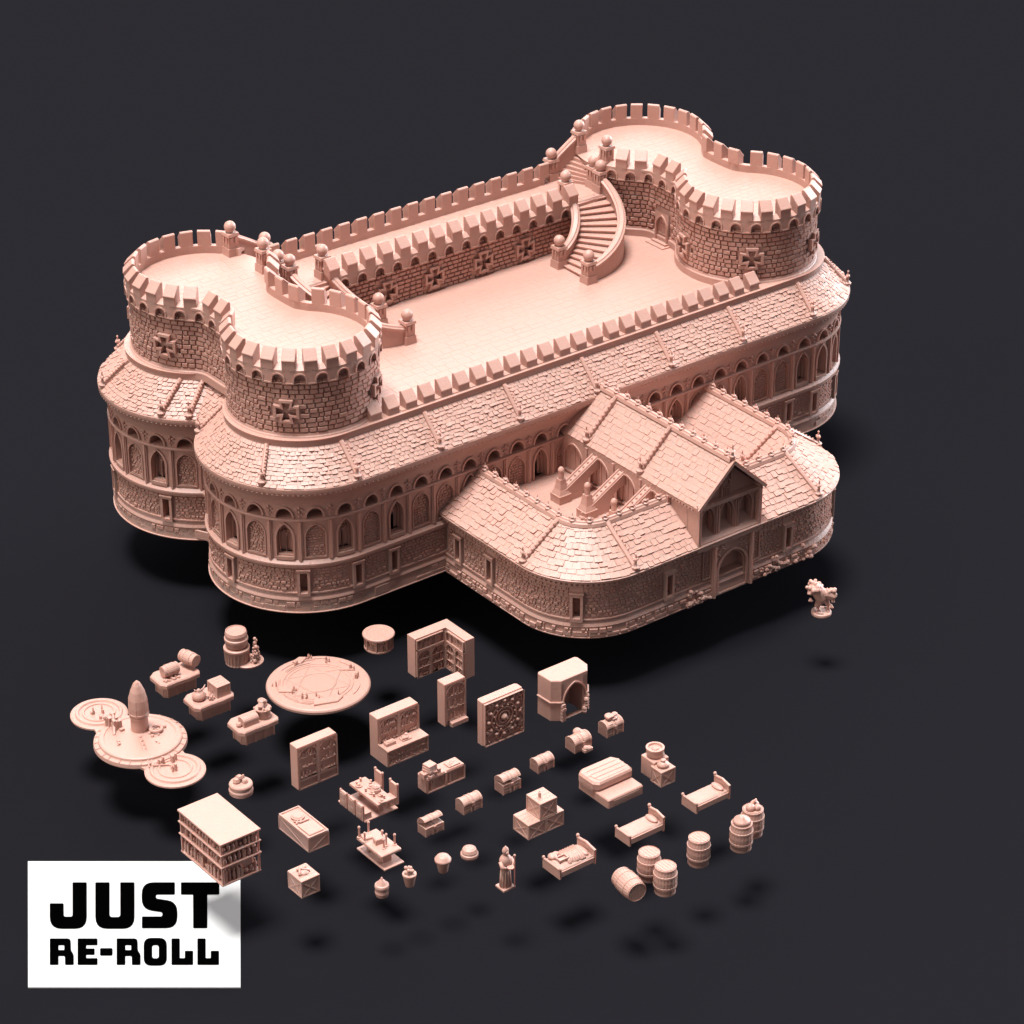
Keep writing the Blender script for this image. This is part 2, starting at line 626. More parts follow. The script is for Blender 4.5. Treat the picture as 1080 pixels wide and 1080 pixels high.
# arcade storey
m = MB()
m.rings([Z(hall_ring(r), z) for r, z in ((0.884, 0.60), (0.884, 1.045))])
m.rings([Z(hall_ring(r), z) for r, z in ((0.83, 1.045), (0.83, 1.21))])
awall = part(m, 'arcade_wall')
for k in range(NB):
    uc = U0 + k * PB
    x, y, _ = HP.fn(uc, 0, 0)
    straight = abs(y - (YC - DY - 0.975)) < 0.02 and -2.2 < x < 3.5
    kk = round((x + 1.88) / 0.305)
    kb = NB - k
    window = (kk % 3 == 0) if straight else ((kb if x < 0 else k + (NB - kb)) % 2 == 0)
    m = MB()
    hb = PB / 2
    if window:
        hole = pointed(uc, 0.635, 0.84, 1.005, 0.082)
        m.plate(uc - hb, uc + hb, 0.604, 1.037, hole, 0, -0.10, HP.fn)
        m.band(hole, 0.020, -0.004, 0.016, HP.fn, closed=True)
        m.band(pointed(uc, 0.66, 0.84, 0.975, 0.066), 0.010, -0.09, -0.055, HP.fn, closed=True)
        m.box(uc - 0.006, uc + 0.006, 0.64, 0.88, -0.09, -0.062, HP.fn)
        for sx in (-1, 1):
            m.band(pointed(uc + sx * 0.034, 0.66, 0.82, 0.89, 0.028, 4), 0.007, -0.09, -0.062, HP.fn, closed=True)
        m.band([(uc + 0.022 * math.cos(i * PI / 5), 0.915 + 0.022 * math.sin(i * PI / 5)) for i in range(10)], 0.007, -0.09, -0.062, HP.fn, closed=True)
        m.box(uc - 0.09, uc + 0.09, 0.606, 0.639, -0.095, 0.018, HP.fn, n=3)
        m.box(uc - 0.080, uc + 0.080, 0.634, 0.652, -0.095, -0.01, HP.fn, n=3)
    else:
        hole = pointed(uc, 0.63, 0.86, 0.995, 0.098)
        m.plate(uc - hb, uc + hb, 0.604, 1.037, hole, 0, -0.03, HP.fn)
        m.band(hole, 0.012, -0.004, 0.010, HP.fn, closed=True)
        m.box(uc - 0.1, uc + 0.1, 0.63, 0.997, -0.09, -0.032, HP.fn, n=3)
        bricks(m, HP.fn, uc - 0.10, uc + 0.10, 0.63, 0.995, -0.032, 0.040, 0.030, rnd, 0.014, 0.006, ok=lambda a, b, c: inpoly((a - c * 0.6, b), hole) and inpoly((a + c * 0.6, b), hole))
    # pilaster between bays
    m.box(uc + hb - 0.022, uc + hb + 0.022, 0.604, 1.036, -0.02, 0.016, HP.fn)
    m.box(uc + hb - 0.010, uc + hb + 0.010, 0.604, 1.036, 0.0, 0.028, HP.fn)
    part(m, 'pointed_window' if window else 'blind_arch')
# gallery of small round openings and the cove above
for k in range(NB):
    uc = U0 + k * PB
    hb = PB / 2
    m = MB()
    hole = [(uc - 0.082, 1.068), (uc + 0.082, 1.068)] + arc(uc, 1.082, 0.082, 0, PI, 10, 0.10)
    m.plate(uc - hb, uc + hb, 1.066, 1.205, hole, 0.0, -0.14, HP.fn, n=16)
    m.band(arc(uc, 1.074, 0.082, 0, PI, 12, 0.108)[:], 0.018, -0.004, 0.018, HP.fn)
    # fleuron between the openings
    c = uc + hb
    m.ball((c, 1.135, 0.004), 0.012, 8, 1, HP.fn, rx=0.010, ry=0.034)
    for sx in (-1, 1):
        m.ball((c + sx * 0.026, 1.165, 0.006), 0.012, 8, 1, HP.fn, rx=0.020, ry=0.011)
        m.ball((c + sx * 0.018, 1.120, 0.004), 0.010, 8, 1, HP.fn, rx=0.014, ry=0.009)
    m.ball((c, 1.185, 0.008), 0.014, 8, 1, HP.fn, rx=0.012, ry=0.018)
    m.ball((c, 1.09, 0.004), 0.010, 8, 1, HP.fn, rx=0.012, ry=0.010)
    part(m, 'gallery_opening')
m = MB()
m.rings([Z(hall_ring(r), z) for r, z in ((0.82, 1.20), (0.975, 1.203), (0.982, 1.23), (1.0, 1.28), (1.03, 1.33), (1.055, 1.352), (1.055, 1.362), (1.062, 1.364), (1.072, 1.376), (1.078, 1.39), (1.080, 1.41), (1.080, 1.432), (1.075, 1.440), (0.9, 1.50))])
EP = Path(hall_ring(1.070))
n = int(EP.L / 0.052)
for i in range(n):
    uu = i * EP.L / n
    m.ball((uu, 1.372, -0.006), 0.015, 6, 1, EP.fn, rx=0.015, ry=0.010)
part(m, 'eave_cornice')

# roof of the hall
E0 = Z(hall_ring(1.066), 1.438)
T0 = Z(hall_ring(0.765), 1.742)
m = MB()
m.rings([E0, T0])
roof = part(m, 'hall_roof')
m = MB()
tiles(m, E0, T0, 10, 0.060, rnd, True, 0.013, g=0.0025)
part(m, 'roof_tiles', roof)


def rib(E, T, name, parent, big=1.0, nb=9, w=0.022, over=0.0):
    """roof hip roll with crockets and a finial at the eave"""
    E, T = Vector(E), Vector(T)
    d = T - E
    t = d.normalized()
    side = t.cross(Vector((0, 0, 1))).normalized()
    nrm = side.cross(t)
    m = MB()
    a = E + t * 0.03
    m.tube([a, T], 0.02, prof=[(-w, -0.02), (w, -0.02), (w, 0.030), (w * 0.3, 0.044), (-w * 0.3, 0.044), (-w, 0.030)])
    for i in range(nb):
        p = E + d * (0.22 + 0.74 * i / nb) + nrm * 0.040 + side * w * 0.8
        m.ball(p, 0.016 * big, 6)
    # finial
    q = E + t * 0.045 + nrm * 0.02
    m.lathe([(0.040, 0), (0.044, 0.02), (0.026, 0.034), (0.014, 0.05), (0.012, 0.085), (0.026, 0.095), (0.022, 0.11), (0.010, 0.12), (0.006, 0.145), (0.012, 0.155), (0.004, 0.168)], q - Vector((0, 0, 0.01)), 8)
    for sx in (-1, 1):
        m.ball(q + side * 0.026 * sx + Vector((0, 0, 0.09)), 0.012, 6)
    return part(m, name, parent)


ribpts = [(-2.38 + k * 1.003, -0.62) for k in range(7)] + [(-3.22, -0.20), (-3.06, 1.10), (-2.93, 1.53), (-3.13, 1.72), (-3.34, 2.62), (-2.75, 3.3)]
ribpts += [(4.50, -0.26), (4.75, 0.75), (4.42, 1.15), (4.42, 1.55), (4.7, 2.5), (4.1, 3.3)] + [(-1.38 + k * 1.003, 3.36) for k in range(5)]
for (x, y) in ribpts:
    i = min(range(len(E0)), key=lambda i: (E0[i][0] - x) ** 2 + (E0[i][1] - y) ** 2)
    if y < -0.5 or y > 3.3 and -2 < x < 3.5:
        rib((x, E0[i][1], E0[i][2]), (x, T0[i][1], T0[i][2]), 'hip_roll', roof)
    else:
        rib(E0[i], T0[i], 'hip_roll', roof)

# curtain band, lip and the courtyard floor
m = MB()
m.rings([Z(hall_ring(r), z) for r, z in ((0.80, 1.68), (0.765, 1.72), (0.765, 1.800), (0.778, 1.804), (0.780, 1.820), (0.72, 1.822), (0.66, 1.822), (0.66, 1.75))])
part(m, 'curtain_band')
m = MB()
cf = Z(hall_ring(0.67), 1.75)
m.add(cf, [tuple(range(len(cf)))])
court = part(m, 'courtyard_floor')


def paving(m, z, x0, x1, y0, y1, q, ok, rnd):
    y = y0
    while y < y1:
        x = x0 - rnd.random() * q
        hh = q * rnd.uniform(0.7, 1.1)
        while x < x1:
            d = q * rnd.uniform(0.8, 1.9)
            if all(ok(a, b) for a in (x, x + d) for b in (y, y + hh)):
                zz = z + rnd.uniform(0.0, 0.0012)
                b = 0.004
                m.add([(x + b, y + b, z - 0.002), (x + d - b, y + b, z - 0.002), (x + d - b, y + hh - b, z - 0.002), (x + b, y + hh - b, z - 0.002), (x + 2 * b, y + 2 * b, zz), (x + d - 2 * b, y + 2 * b, zz), (x + d - 2 * b, y + hh - 2 * b, zz), (x + 2 * b, y + hh - 2 * b, zz)], [(4, 5, 6, 7), (0, 1, 5, 4), (1, 2, 6, 5), (2, 3, 7, 6), (3, 0, 4, 7)])
            x += d
        y += hh


tw_l = tower_ring(TXC - TDX, 0.745)
tw_r = tower_ring(TXC + TDX, 0.745)
m = MB()
paving(m, 1.7515, -2.2, 3.5, -0.12, 1.84, 0.11, lambda a, b: not inpoly((a, b), tw_l) and not inpoly((a, b), tw_r), rnd)
part(m, 'paving', court)


def merlon_mesh(w=0.134):
    m = MB()
    prof = [(0.0, -0.034), (0.0, 0.058), (0.010, 0.066), (0.010, 0.076), (-0.084, 0.170), (-0.098, 0.172), (-0.114, 0.160), (-0.112, -0.004)]
    a = w / 2
    vs = [(-a, -y, z) for y, z in prof] + [(a, -y, z) for y, z in prof]
    k = len(prof)
    # sides flare a little toward the top, as cast
    fs = [tuple(range(k)), tuple(range(k, 2 * k))[::-1]] + [(i, k + i, k + (i + 1) % k, (i + 1) % k) for i in range(k)]
    m.add(vs, fs)
    me = bpy.data.meshes.new('merlon')
    me.from_pydata(m.v, [], m.f)
    bm = bmesh.new()
    bm.from_mesh(me)
    bmesh.ops.recalc_face_normals(bm, faces=bm.faces)
    bmesh.ops.bevel(bm, geom=list(bm.edges), offset=0.004, segments=1, affect='EDGES')
    bm.to_mesh(me)
    bm.free()
    me.materials.append(RESIN)
    return me


MERLON = merlon_mesh()


def merlon(parent, x, y, z, ang, sx=1.0):
    o = bpy.data.objects.new('merlon', MERLON)
    COL.objects.link(o)
    o.parent = parent
    o.location = (x - OFF[0], y - OFF[1], z)
    o.rotation_euler = (0, 0, ang)
    o.scale = (sx, 1, 1)
    return o


def machic(parent, path, ua, ub, z, pitch=0.217, open_test=None, mirror_off=0.0):
    """corbel arches, parapet wall and merlons along an outward-facing path; z is the notch floor"""
    n = max(1, round((ub - ua) / pitch))
    p = (ub - ua) / n
    mm = MB()
    for i in range(n):
        uc = ua + (i + 0.5) * p
        if open_test and open_test(path.fn(uc, 0, 0)):
            continue
        hole = [(uc - 0.056, z - 0.168), (uc + 0.056, z - 0.168)] + arc(uc, z - 0.128, 0.056, 0, PI, 8)
        mm.plate(uc - p / 2, uc + p / 2, z - 0.168, z - 0.052, hole, 0.0, -0.05, path.fn, n=12)
        mm.band([(uc + 0.056, z - 0.168)] + arc(uc, z - 0.128, 0.056, 0, PI, 8) + [(uc - 0.056, z - 0.168)], 0.015, -0.004, 0.009, path.fn)
        mm.box(uc + 0.056, uc - 0.056 + p, z - 0.176, z - 0.162, -0.05, 0.009, path.fn)
        vs = []
        for q in range(3):
            uu = uc - p / 2 + p * q / 2
            vs += [(uu, z - 0.053, 0.0), (uu, z - 0.030, 0.0), (uu, z, -0.055), (uu, z, -0.112), (uu, z - 0.053, -0.112)]
        mm.add(vs, [(5 * e + k_, 5 * e + (k_ + 1) % 5, 5 * e + 5 + (k_ + 1) % 5, 5 * e + 5 + k_) for e in range(2) for k_ in range(5)] + [(0, 1, 2, 3, 4), (14, 13, 12, 11, 10)], path.fn)
        mm.box(uc - p / 2, uc + p / 2, z - 0.09, z - 0.052, -0.112, -0.06, path.fn, n=2)
    par = part(mm, 'parapet', parent)
    for i in range(n + 1 if not path.closed else n):
        uc = ua + i * p
        if open_test and open_test(path.fn(uc, 0, 0)):
            continue
        q, ang = path.frame(uc)
        merlon(par, q.x, q.y, z, ang)
    return par


def cross(parent, fn, u, v, s=0.124, w=0.0):
    """raised frame of a splayed cross with a deep cross-shaped opening"""
    m = MB()

    def xs(a, tip, b):
        return [(u + dx, v + dy) for dx, dy in ((-tip, -a), (tip, -a), (b, -b), (a, -tip), (a, tip), (b, b), (tip, a), (-tip, a), (-b, b), (-a, tip), (-a, -tip), (-b, -b))]
    hole = xs(s * 0.78, s * 0.34, s * 0.20)
    oc = xs(s, s * 0.54, s * 0.44)
    vs = [(p[0], p[1], w + 0.040) for p in oc] + [(p[0], p[1], w + 0.040) for p in hole] + [(p[0], p[1], w - 0.034) for p in hole] + [(p[0], p[1], w - 0.01) for p in oc]
    fs = []
    for i in range(12):
        j = (i + 1) % 12
        fs += [(i, j, 12 + j, 12 + i), (12 + i, 12 + j, 24 + j, 24 + i), (i, j, 36 + j, 36 + i)]
    m.add(vs, fs, fn)
    m.plate(u - s * 1.15, u + s * 1.15, v - s * 1.15, v + s * 1.15, hole, w - 0.004, w - 0.034, fn, n=16)
    return part(m, 'cross_window', parent)


# ------------------------------------------------------------ the two towers
def tower(cx, side):
    WR = 0.760
    m = MB()
    m.rings([Z(tower_ring(cx, r), z) for r, z in ((0.782, 1.745), (0.782, 1.826), (0.776, 1.834), (0.768, 1.838), (0.762, 1.86), (WR - 0.022, 1.868), (WR - 0.022, 2.50))])
    t = part(m, 'tower')
    P = Path(tower_ring(cx, WR))
    m = MB()
    bw = Path(tower_ring(cx, WR - 0.008))
    door_u = P.near(cx - side * (WR - 0.33), YC)
    dhw = 0.115

    spots = []
    for (ly, a, z) in ((-1, 224 if side < 0 else 232.7, 2.11), (-1, 308 if side < 0 else 300, 2.10), (-1, 165 if side > 0 else 15, 2.06), (1, 207 if side < 0 else 333, 2.10), (1, 130, 2.11), (1, 50, 2.11), (-1, 352 if side > 0 else 188, 2.11)):
        if side < 0 and a == 188:
            continue
        cyy = YC + ly * TDY
        spots.append((P.near(cx + WR * math.cos(R(a)), cyy + WR * math.sin(R(a))), z))

    def okb(a, b, c):
        if abs(a - door_u) < dhw + c - 0.01 and b < 2.16:
            return False
        return clear_of_cross(spots, a, b, c)
    bricks(m, P.fn, 0, P.L, 1.872, 2.44, -0.034, 0.082, 0.052, rnd, 0.040, 0.0025, bev=0.007, ok=okb, vary=0.008)
    m.box(door_u - dhw - 0.03, door_u + dhw + 0.03, 1.75, 2.17, -0.058, -0.006, P.fn, n=3)
    part(m, 'brickwork', t)
    # door on the courtyard side
    m = MB()
    hole = pointed(door_u, 1.77, 1.95, 2.08, 0.085)
    m.plate(door_u - dhw, door_u + dhw, 1.75, 2.13, hole, 0.022, -0.005, P.fn)
    m.band(hole, 0.02, 0.015, 0.036, P.fn, closed=True)
    m.box(door_u - 0.15, door_u + 0.15, 1.745, 1.765, -0.05, 0.13, P.fn, n=4)
    m.box(door_u - 0.12, door_u + 0.12, 1.765, 1.785, -0.05, 0.07, P.fn, n=4)
    d = part(m, 'door', t)
    m = MB()
    for i in range(5):
        x = door_u - 0.08 + i * 0.032
        m.box(x + 0.002, x + 0.030, 1.785, 2.07 - abs(i - 2) * 0.035, -0.02, 0.004, P.fn)
    m.box(door_u - 0.08, door_u + 0.08, 1.86, 1.872, 0, 0.010, P.fn)
    m.box(door_u - 0.08, door_u + 0.08, 1.97, 1.982, 0, 0.010, P.fn)
    part(m, 'door_leaf', d)
    Q = Path(tower_ring(cx, 0.79))
    bx, by = cx, YC + TDY

    def opening(p):
        dx, dy = p[0] - bx, p[1] - by
        a = math.degrees(math.atan2(dy, dx)) % 360
        return (153 < a < 199) if side > 0 else (a > 341 or a < 27)
    machic(t, Q, 0, Q.L, 2.585, 0.217, lambda p: p[1] > YC and opening(p))
    m = MB()
    fl = Z(tower_ring(cx, 0.76), 2.50)
    m.add(fl, [tuple(range(len(fl)))])
    f = part(m, 'tower_floor', t)
    m = MB()
    inner = tower_ring(cx, 0.675)
    paving(m, 2.5015, cx - 0.8, cx + 0.8, YC - 1.7, YC + 1.7, 0.10, lambda a, b: inpoly((a, b), inner), rnd)
    part(m, 'paving', f)
    for (u, z) in spots:
        cross(t, P.fn, u, z)
    return t


tl = tower(TXC - TDX, -1)
tr = tower(TXC + TDX, 1)

# ------------------------------------------------------------ front parapet of the courtyard
m = MB()
FY = YC - DY - 0.765 - 0.01
m.box(-1.62, 3.05, FY + 0.03, FY + 0.16, 1.80, 1.832, n=1)
fp = part(m, 'front_parapet')
k = 0
x = -1.93
while x < 3.15:
    if not inpoly((x, FY + 0.08), tw_l) and not inpoly((x, FY + 0.08), tw_r):
        merlon(fp, x, FY + 0.035, 1.825, 0, 1.05)
    x += 0.2165

# ------------------------------------------------------------ rear wall walk
WZ = 2.23
WI, WO = 1.90, 2.66      # inner face, outer face
XA, XB = -1.02, 2.36
m = MB()
m.box(-1.9, 3.3, WI + 0.022, WO, 1.74, WZ)
walk = part(m, 'wall_walk')
IP = Path([(XA - 0.25 + (XB - XA + 0.25) * i / 60, WI) for i in range(61)], closed=False)
m = MB()
WC = [(x - (XA - 0.25), 1.925) for x in (-0.22, 0.40, 1.06, 1.64)]
bricks(m, IP.fn, 0, IP.L, 1.752, 2.14, -0.03, 0.080, 0.050, rnd, 0.036, 0.0025, bev=0.007, vary=0.008, ok=lambda a, b, c: clear_of_cross(WC, a, b, c))
part(m, 'brickwork', walk)
IQ = Path([(XA + (XB - 0.03 - XA) * i / 60, WI - 0.045) for i in range(61)], closed=False)
machic(walk, IQ, 0.12, IQ.L - 0.03, WZ + 0.085, 0.2245)
OQ = Path([(2.56 - (2.56 + 1.2) * i / 60, WO + 0.03) for i in range(61)], closed=False)
machic(walk, OQ, 0.10, OQ.L - 0.03, WZ + 0.085, 0.2245)
for x in (-0.22, 0.40, 1.06, 1.64):
    cross(walk, IP.fn, x - (XA - 0.25), 1.925)
m = MB()
paving(m, WZ + 0.0015, -1.3, 2.9, WI + 0.07, WO - 0.07, 0.10, lambda a, b: True, rnd)
part(m, 'paving', walk)
# outer back of the walk down to the hall roof
m = MB()
m.box(-1.9, 3.3, WO, WO + 0.02, 1.74, 2.15)
bp = Path([(3.3 - 5.2 * i / 60, WO + 0.02) for i in range(61)], closed=False)
bricks(m, bp.fn, 0, 5.2, 1.83, 2.14, 0.0, 0.062, 0.040, rnd, 0.014, 0.007)
part(m, 'rear_brickwork', walk)


# ------------------------------------------------------------ stairs
def newel(parent, x, y, z, hgt=0.255, w=0.062):
    m = MB()
    m.box(x - w * 1.12, x + w * 1.12, y - w * 1.12, y + w * 1.12, z, z + hgt * 0.36, tx=0.004, ty=0.004)
    m.box(x - w * 0.92, x + w * 0.92, y - w * 0.92, y + w * 0.92, z + hgt * 0.36, z + hgt * 0.9)
    for (a, b) in ((0, -1), (-1, 0), (1, 0), (0, 1)):
        for k in (-1, 1):
            cx, cy = x + a * w * 0.95 + b * k * w * 0.4, y + b * w * 0.95 + a * k * w * 0.4
            m.box(cx - 0.012, cx + 0.012, cy - 0.012, cy + 0.012, z + hgt * 0.58, z + hgt * 0.82)
    m.box(x - w * 1.12, x + w * 1.12, y - w * 1.12, y + w * 1.12, z + hgt * 0.88, z + hgt, tx=0.006, ty=0.006)
    m.lathe([(0.042, 0), (0.036, 0.012)], (x, y, z + hgt), 10)
    n = part(m, 'newel_post', parent)
    m = MB()
    m.ball((x, y, z + hgt + 0.060), 0.063, 20)
    part(m, 'ball_finial', n, smooth=True)
    return n


def coping(pts, name, parent, zlow=None, th=0.04):
    """low wall under a moulded handrail following points"""
    m = MB()
    m.tube(pts, 0, prof=[(-0.042, -0.016), (0.042, -0.016), (0.048, 0.0), (0.048, 0.014), (0.028, 0.024), (0.022, 0.036), (-0.022, 0.036), (-0.028, 0.024), (-0.048, 0.014), (-0.048, 0.0)])
    a = part(m, name, parent)
    m = MB()
    n = len(pts)
    vs = []
    for i, p in enumerate(pts):
        q0, q1 = Vector(pts[max(0, i - 1)]), Vector(pts[min(n - 1, i + 1)])
        t = (q1 - q0)
        s_ = Vector((t.y, -t.x, 0)).normalized() * 0.030
        zl = zlow(i) if callable(zlow) else zlow
        vs += [(p[0] - s_.x, p[1] - s_.y, zl), (p[0] + s_.x, p[1] + s_.y, zl), (p[0] + s_.x, p[1] + s_.y, p[2]), (p[0] - s_.x, p[1] - s_.y, p[2])]
    fs = [(0, 1, 2, 3), tuple(4 * n - 4 + k for k in range(4))]
    for i in range(n - 1):
        for k in range(4):
            fs.append((4 * i + k, 4 * i + (k + 1) % 4, 4 * i + 4 + (k + 1) % 4, 4 * i + 4 + k))
    m.add(vs, fs)
    part(m, 'stair_wall', a)


def stairs(cx, cy, sx, ri, ro, ti, to, up_bl, up_br, up_tl, up_tr):
    st = None
    N = 13
    z0, z1 = 1.75, WZ

    def pt(rr, k):
        a = -PI / 2 + PI / 2 * k
        return (cx + sx * rr[0] * math.cos(a), cy + rr[1] * math.sin(a))
    m = MB()
    for i in range(N):
        z = z0 + (z1 - z0) * (i + 1) / (N + 0.0)
        q = [pt(ri, i / N), pt(ro, i / N), pt(ro, (i + 0.5) / N), pt(ro, (i + 1) / N), pt(ri, (i + 1) / N), pt(ri, (i + 0.5) / N)]
        m.prism(q, z0 - 0.01, z - 0.010)
        q2 = [pt(ri, (i - 0.16) / N), pt(ro, (i - 0.16) / N), pt(ro, (i + 0.5) / N), pt(ro, (i + 1) / N), pt(ri, (i + 1) / N), pt(ri, (i + 0.5) / N)]
        m.prism(q2, z - 0.012, z)
    st = part(m, 'staircase')
    # landing
    a, b = pt(ri, 1), pt(ro, 1)
    m = MB()
    q = [a, b, up_br, up_bl, (min(a[0], up_bl[0]) if sx > 0 else max(a[0], up_bl[0]), up_bl[1])]
    m.prism(q, z0, z1 + 0.004)
    part(m, 'landing', st)
    # upper flight
    M = 7
    m = MB()
    A, B, Cc, Dd = Vector(up_bl), Vector(up_br), Vector(up_tr), Vector(up_tl)
    for i in range(M):
        z = z1 + (2.505 - z1) * (i + 1) / M
        l0, r0 = A.lerp(Dd, i / M), B.lerp(Cc, i / M)
        l1, r1 = Dd + (Dd - A) * 0.35, Cc + (Cc - B) * 0.35
        m.prism([tuple(l0), tuple(r0), tuple(r1), tuple(l1)], z1 - 0.3, z - 0.0005 * i)
    part(m, 'upper_steps', st)
    # rails of the lower flight
    for rr, top, nm in ((ri, ti, 'inner'), (ro, to, 'outer')):
        pts = []
        K = 16
        for i in range(K + 1):
            k = i / K
            x, y = pt(rr, k)
            zz = z0 + 0.16 + (z1 - z0) * (k ** 1.1)
            pts.append((x, y, zz + 0.035 * (1 - 4 * (k - 0.5) ** 2) * -0.6))
        coping(pts, 'handrail', st, z0 - 0.005)
        x, y = pt(rr, 0)
        newel(st, x - sx * 0.02, y, z0)
        x, y = pt(rr, 1)
        newel(st, x, y + 0.02, z1)
    # rails of the upper flight
    for a, b in ((up_bl, up_tl), (up_br, up_tr)):
        pts = []
        for i in range(9):
            k = i / 8
            e = k ** 0.9
            pts.append((a[0] + (b[0] - a[0]) * k, a[1] + (b[1] - a[1]) * k, z1 + 0.19 + 0.29 * e))
        coping(pts, 'handrail', st, z1 - 0.2)
        newel(st, a[0], a[1], z1)
        newel(st, b[0], b[1], 2.50)
    return st


stairs(1.89, 2.03, 1, (0.45, 0.46), (0.95, 0.97), 0, 0, (2.62, 2.66), (2.86, 2.20), (2.97, 2.60), (2.93, 2.06))
stairs(-0.58, 2.03, -1, (0.34, 0.47), (0.75, 0.98), 0, 0, (-1.22, 2.68), (-1.36, 2.22), (-1.68, 2.62), (-1.64, 2.06))

# ------------------------------------------------------------ the annex round the gate
WP = Path(wing_ring(0.0), closed=False)
m = MB()
m.rings([Z(wing_ring(r), z) for r, z in ((-0.1, 0.0), (0.03, 0.0), (0.034, 0.012), (0.022, 0.016), (0.014, 0.115), (0.024, 0.128), (0.018, 0.14), (0.0, 0.175), (0.0, 0.19), (0.016, 0.194), (0.016, 0.208), (-0.004, 0.212), (-0.1, 0.213))], closed=False)
gate_u = WP.near(0.75, AYF)
u = 0.15
while u < WP.L - 0.15:
    q = rnd.uniform(0.06, 0.2)
    if abs(u + q / 2 - gate_u) > 0.25:
        c = rnd.uniform(0.05, 0.08)
        m.stone(u, u + q - 0.008, 0.02, c, 0.0, 0.028 + rnd.random() * 0.012, 0.006, WP.fn)
        k = u
        while k < u + q - 0.02:
            d = min(rnd.uniform(0.04, 0.1), u + q - k)
            if rnd.random() < 0.8:
                m.stone(k, k + d - 0.008, c + 0.006, 0.112, 0.0, 0.026 + rnd.random() * 0.016, 0.006, WP.fn)
            k += d
    u += q
# fallen stones against the foot of the front wall
for (a, b) in ((0.28, 34), (1.30, 26), (1.75, 12)):
    for i in range(b):
        uu = WP.near(a, AYF) + rnd.gauss(0, 0.09)
        r_ = rnd.uniform(0.012, 0.028)
        m.ball((uu, rnd.uniform(0.015, 0.19) * rnd.random() + 0.015, 0.035 + rnd.random() * 0.02), r_, 6, 1, WP.fn, rx=r_ * rnd.uniform(0.8, 1.4), ry=r_)
part(m, 'annex_plinth')

m = MB()
m.rings([Z(wing_ring(-0.095), z) for z in (0.2, 0.60)], closed=False)
annexw = part(m, 'annex_wall')
aw = sorted(WP.near(x, y) for x, y in ((AXL, -0.78), (AXL, -1.30), (-1.03, -2.36), (-0.07, AYF), (1.51, AYF), (2.45, -2.39), (AXR, -1.3)))
cuts = [0.15] + [e for a in aw + [gate_u] for e in ((a - 0.06, a + 0.06) if a != gate_u else (a - 0.255, a + 0.255))]
cuts = sorted(cuts + [WP.L])
m = MB()
for i in range(0, len(cuts), 2):
    a, b = cuts[i], cuts[i + 1]
    m.box(a, b, 0.21, 0.585, -0.09, -0.004, WP.fn, n=max(2, int((b - a) / 0.06)))
    e0 = 0.13 if abs(b - (gate_u - 0.255)) < 1e-3 else 0.02
    e1 = 0.13 if abs(a - (gate_u + 0.255)) < 1e-3 else 0.02
    bricks(m, WP.fn, a + e1, b - e0, 0.225, 0.555, -0.004, 0.050, 0.037, rnd, 0.015, 0.007)
part(m, 'brickwork', annexw)
for a in aw:
    m = MB()
    hw = 0.062
    hole = [(a - 0.036, 0.222), (a + 0.036, 0.222), (a + 0.036, 0.462), (a - 0.036, 0.462)]
    m.plate(a - hw, a + hw, 0.185, 0.50, hole, 0.036, -0.095, WP.fn, n=8)
    for (x0, x1, z0, z1) in ((a - hw, a - hw + 0.001, 0.185, 0.50), (a + hw - 0.001, a + hw, 0.185, 0.50), (a - hw, a + hw, 0.499, 0.50), (a - hw, a + hw, 0.185, 0.186)):
        m.box(x0, x1, z0, z1, -0.05, 0.036, WP.fn)
    m.box(a - hw, a + hw, 0.498, 0.586, -0.09, 0.0, WP.fn)
    m.box(a - hw, a + hw, 0.18, 0.225, -0.09, 0.0, WP.fn)
    m.box(a - hw - 0.006, a + hw + 0.006, 0.495, 0.510, -0.02, 0.044, WP.fn)
    part(m, 'slit_window')
# gate
m = MB()
gu = gate_u
hole = pointed(gu, 0.02, 0.26, 0.475, 0.185, 9)
m.plate(gu - 0.235, gu + 0.235, 0.0, 0.585, hole, 0.020, -0.24, WP.fn)
m.band(hole[1:] + [hole[0]], 0.026, 0.016, 0.042, WP.fn)
m.band(pointed(gu, 0.02, 0.26, 0.45, 0.165, 9)[1:] + [(gu - 0.165, 0.02)], 0.012, 0.0, 0.022, WP.fn)
for sx in (-1, 1):
    x = gu + sx * 0.245
    m.box(x - 0.020, x + 0.020, 0.0, 0.59, -0.03, 0.050, WP.fn)
    m.box(x - 0.010, x + 0.010, 0.0, 0.59, -0.03, 0.062, WP.fn)
    for i in range(26):
        a, b = gu + sx * rnd.uniform(0.10, 0.215), rnd.uniform(0.36, 0.56)
        if not inpoly((a, b), pointed(gu, 0.02, 0.28, 0.52, 0.21, 9)):
            m.ball((a, b, 0.02), 0.016, 6, 1, WP.fn, rx=0.017, ry=0.014)
m.box(gu - 0.25, gu + 0.25, 0.0, 0.022, -0.2, 0.032, WP.fn, n=4)
gate = part(m, 'gate_arch')
m = MB()
for i in range(8):
    x = gu - 0.18 + i * 0.046
    m.box(x, x + 0.040, 0.02, 0.47 - abs(i - 3.5) * 0.03, -0.24, -0.205, WP.fn)
for i in range(30):
    a, b = gu + rnd.uniform(-0.13, 0.13), rnd.uniform(0.12, 0.42)
    m.ball((a, b, -0.20), 0.014, 6, 1, WP.fn, rx=0.02, ry=0.02)
part(m, 'door_leaf', gate)
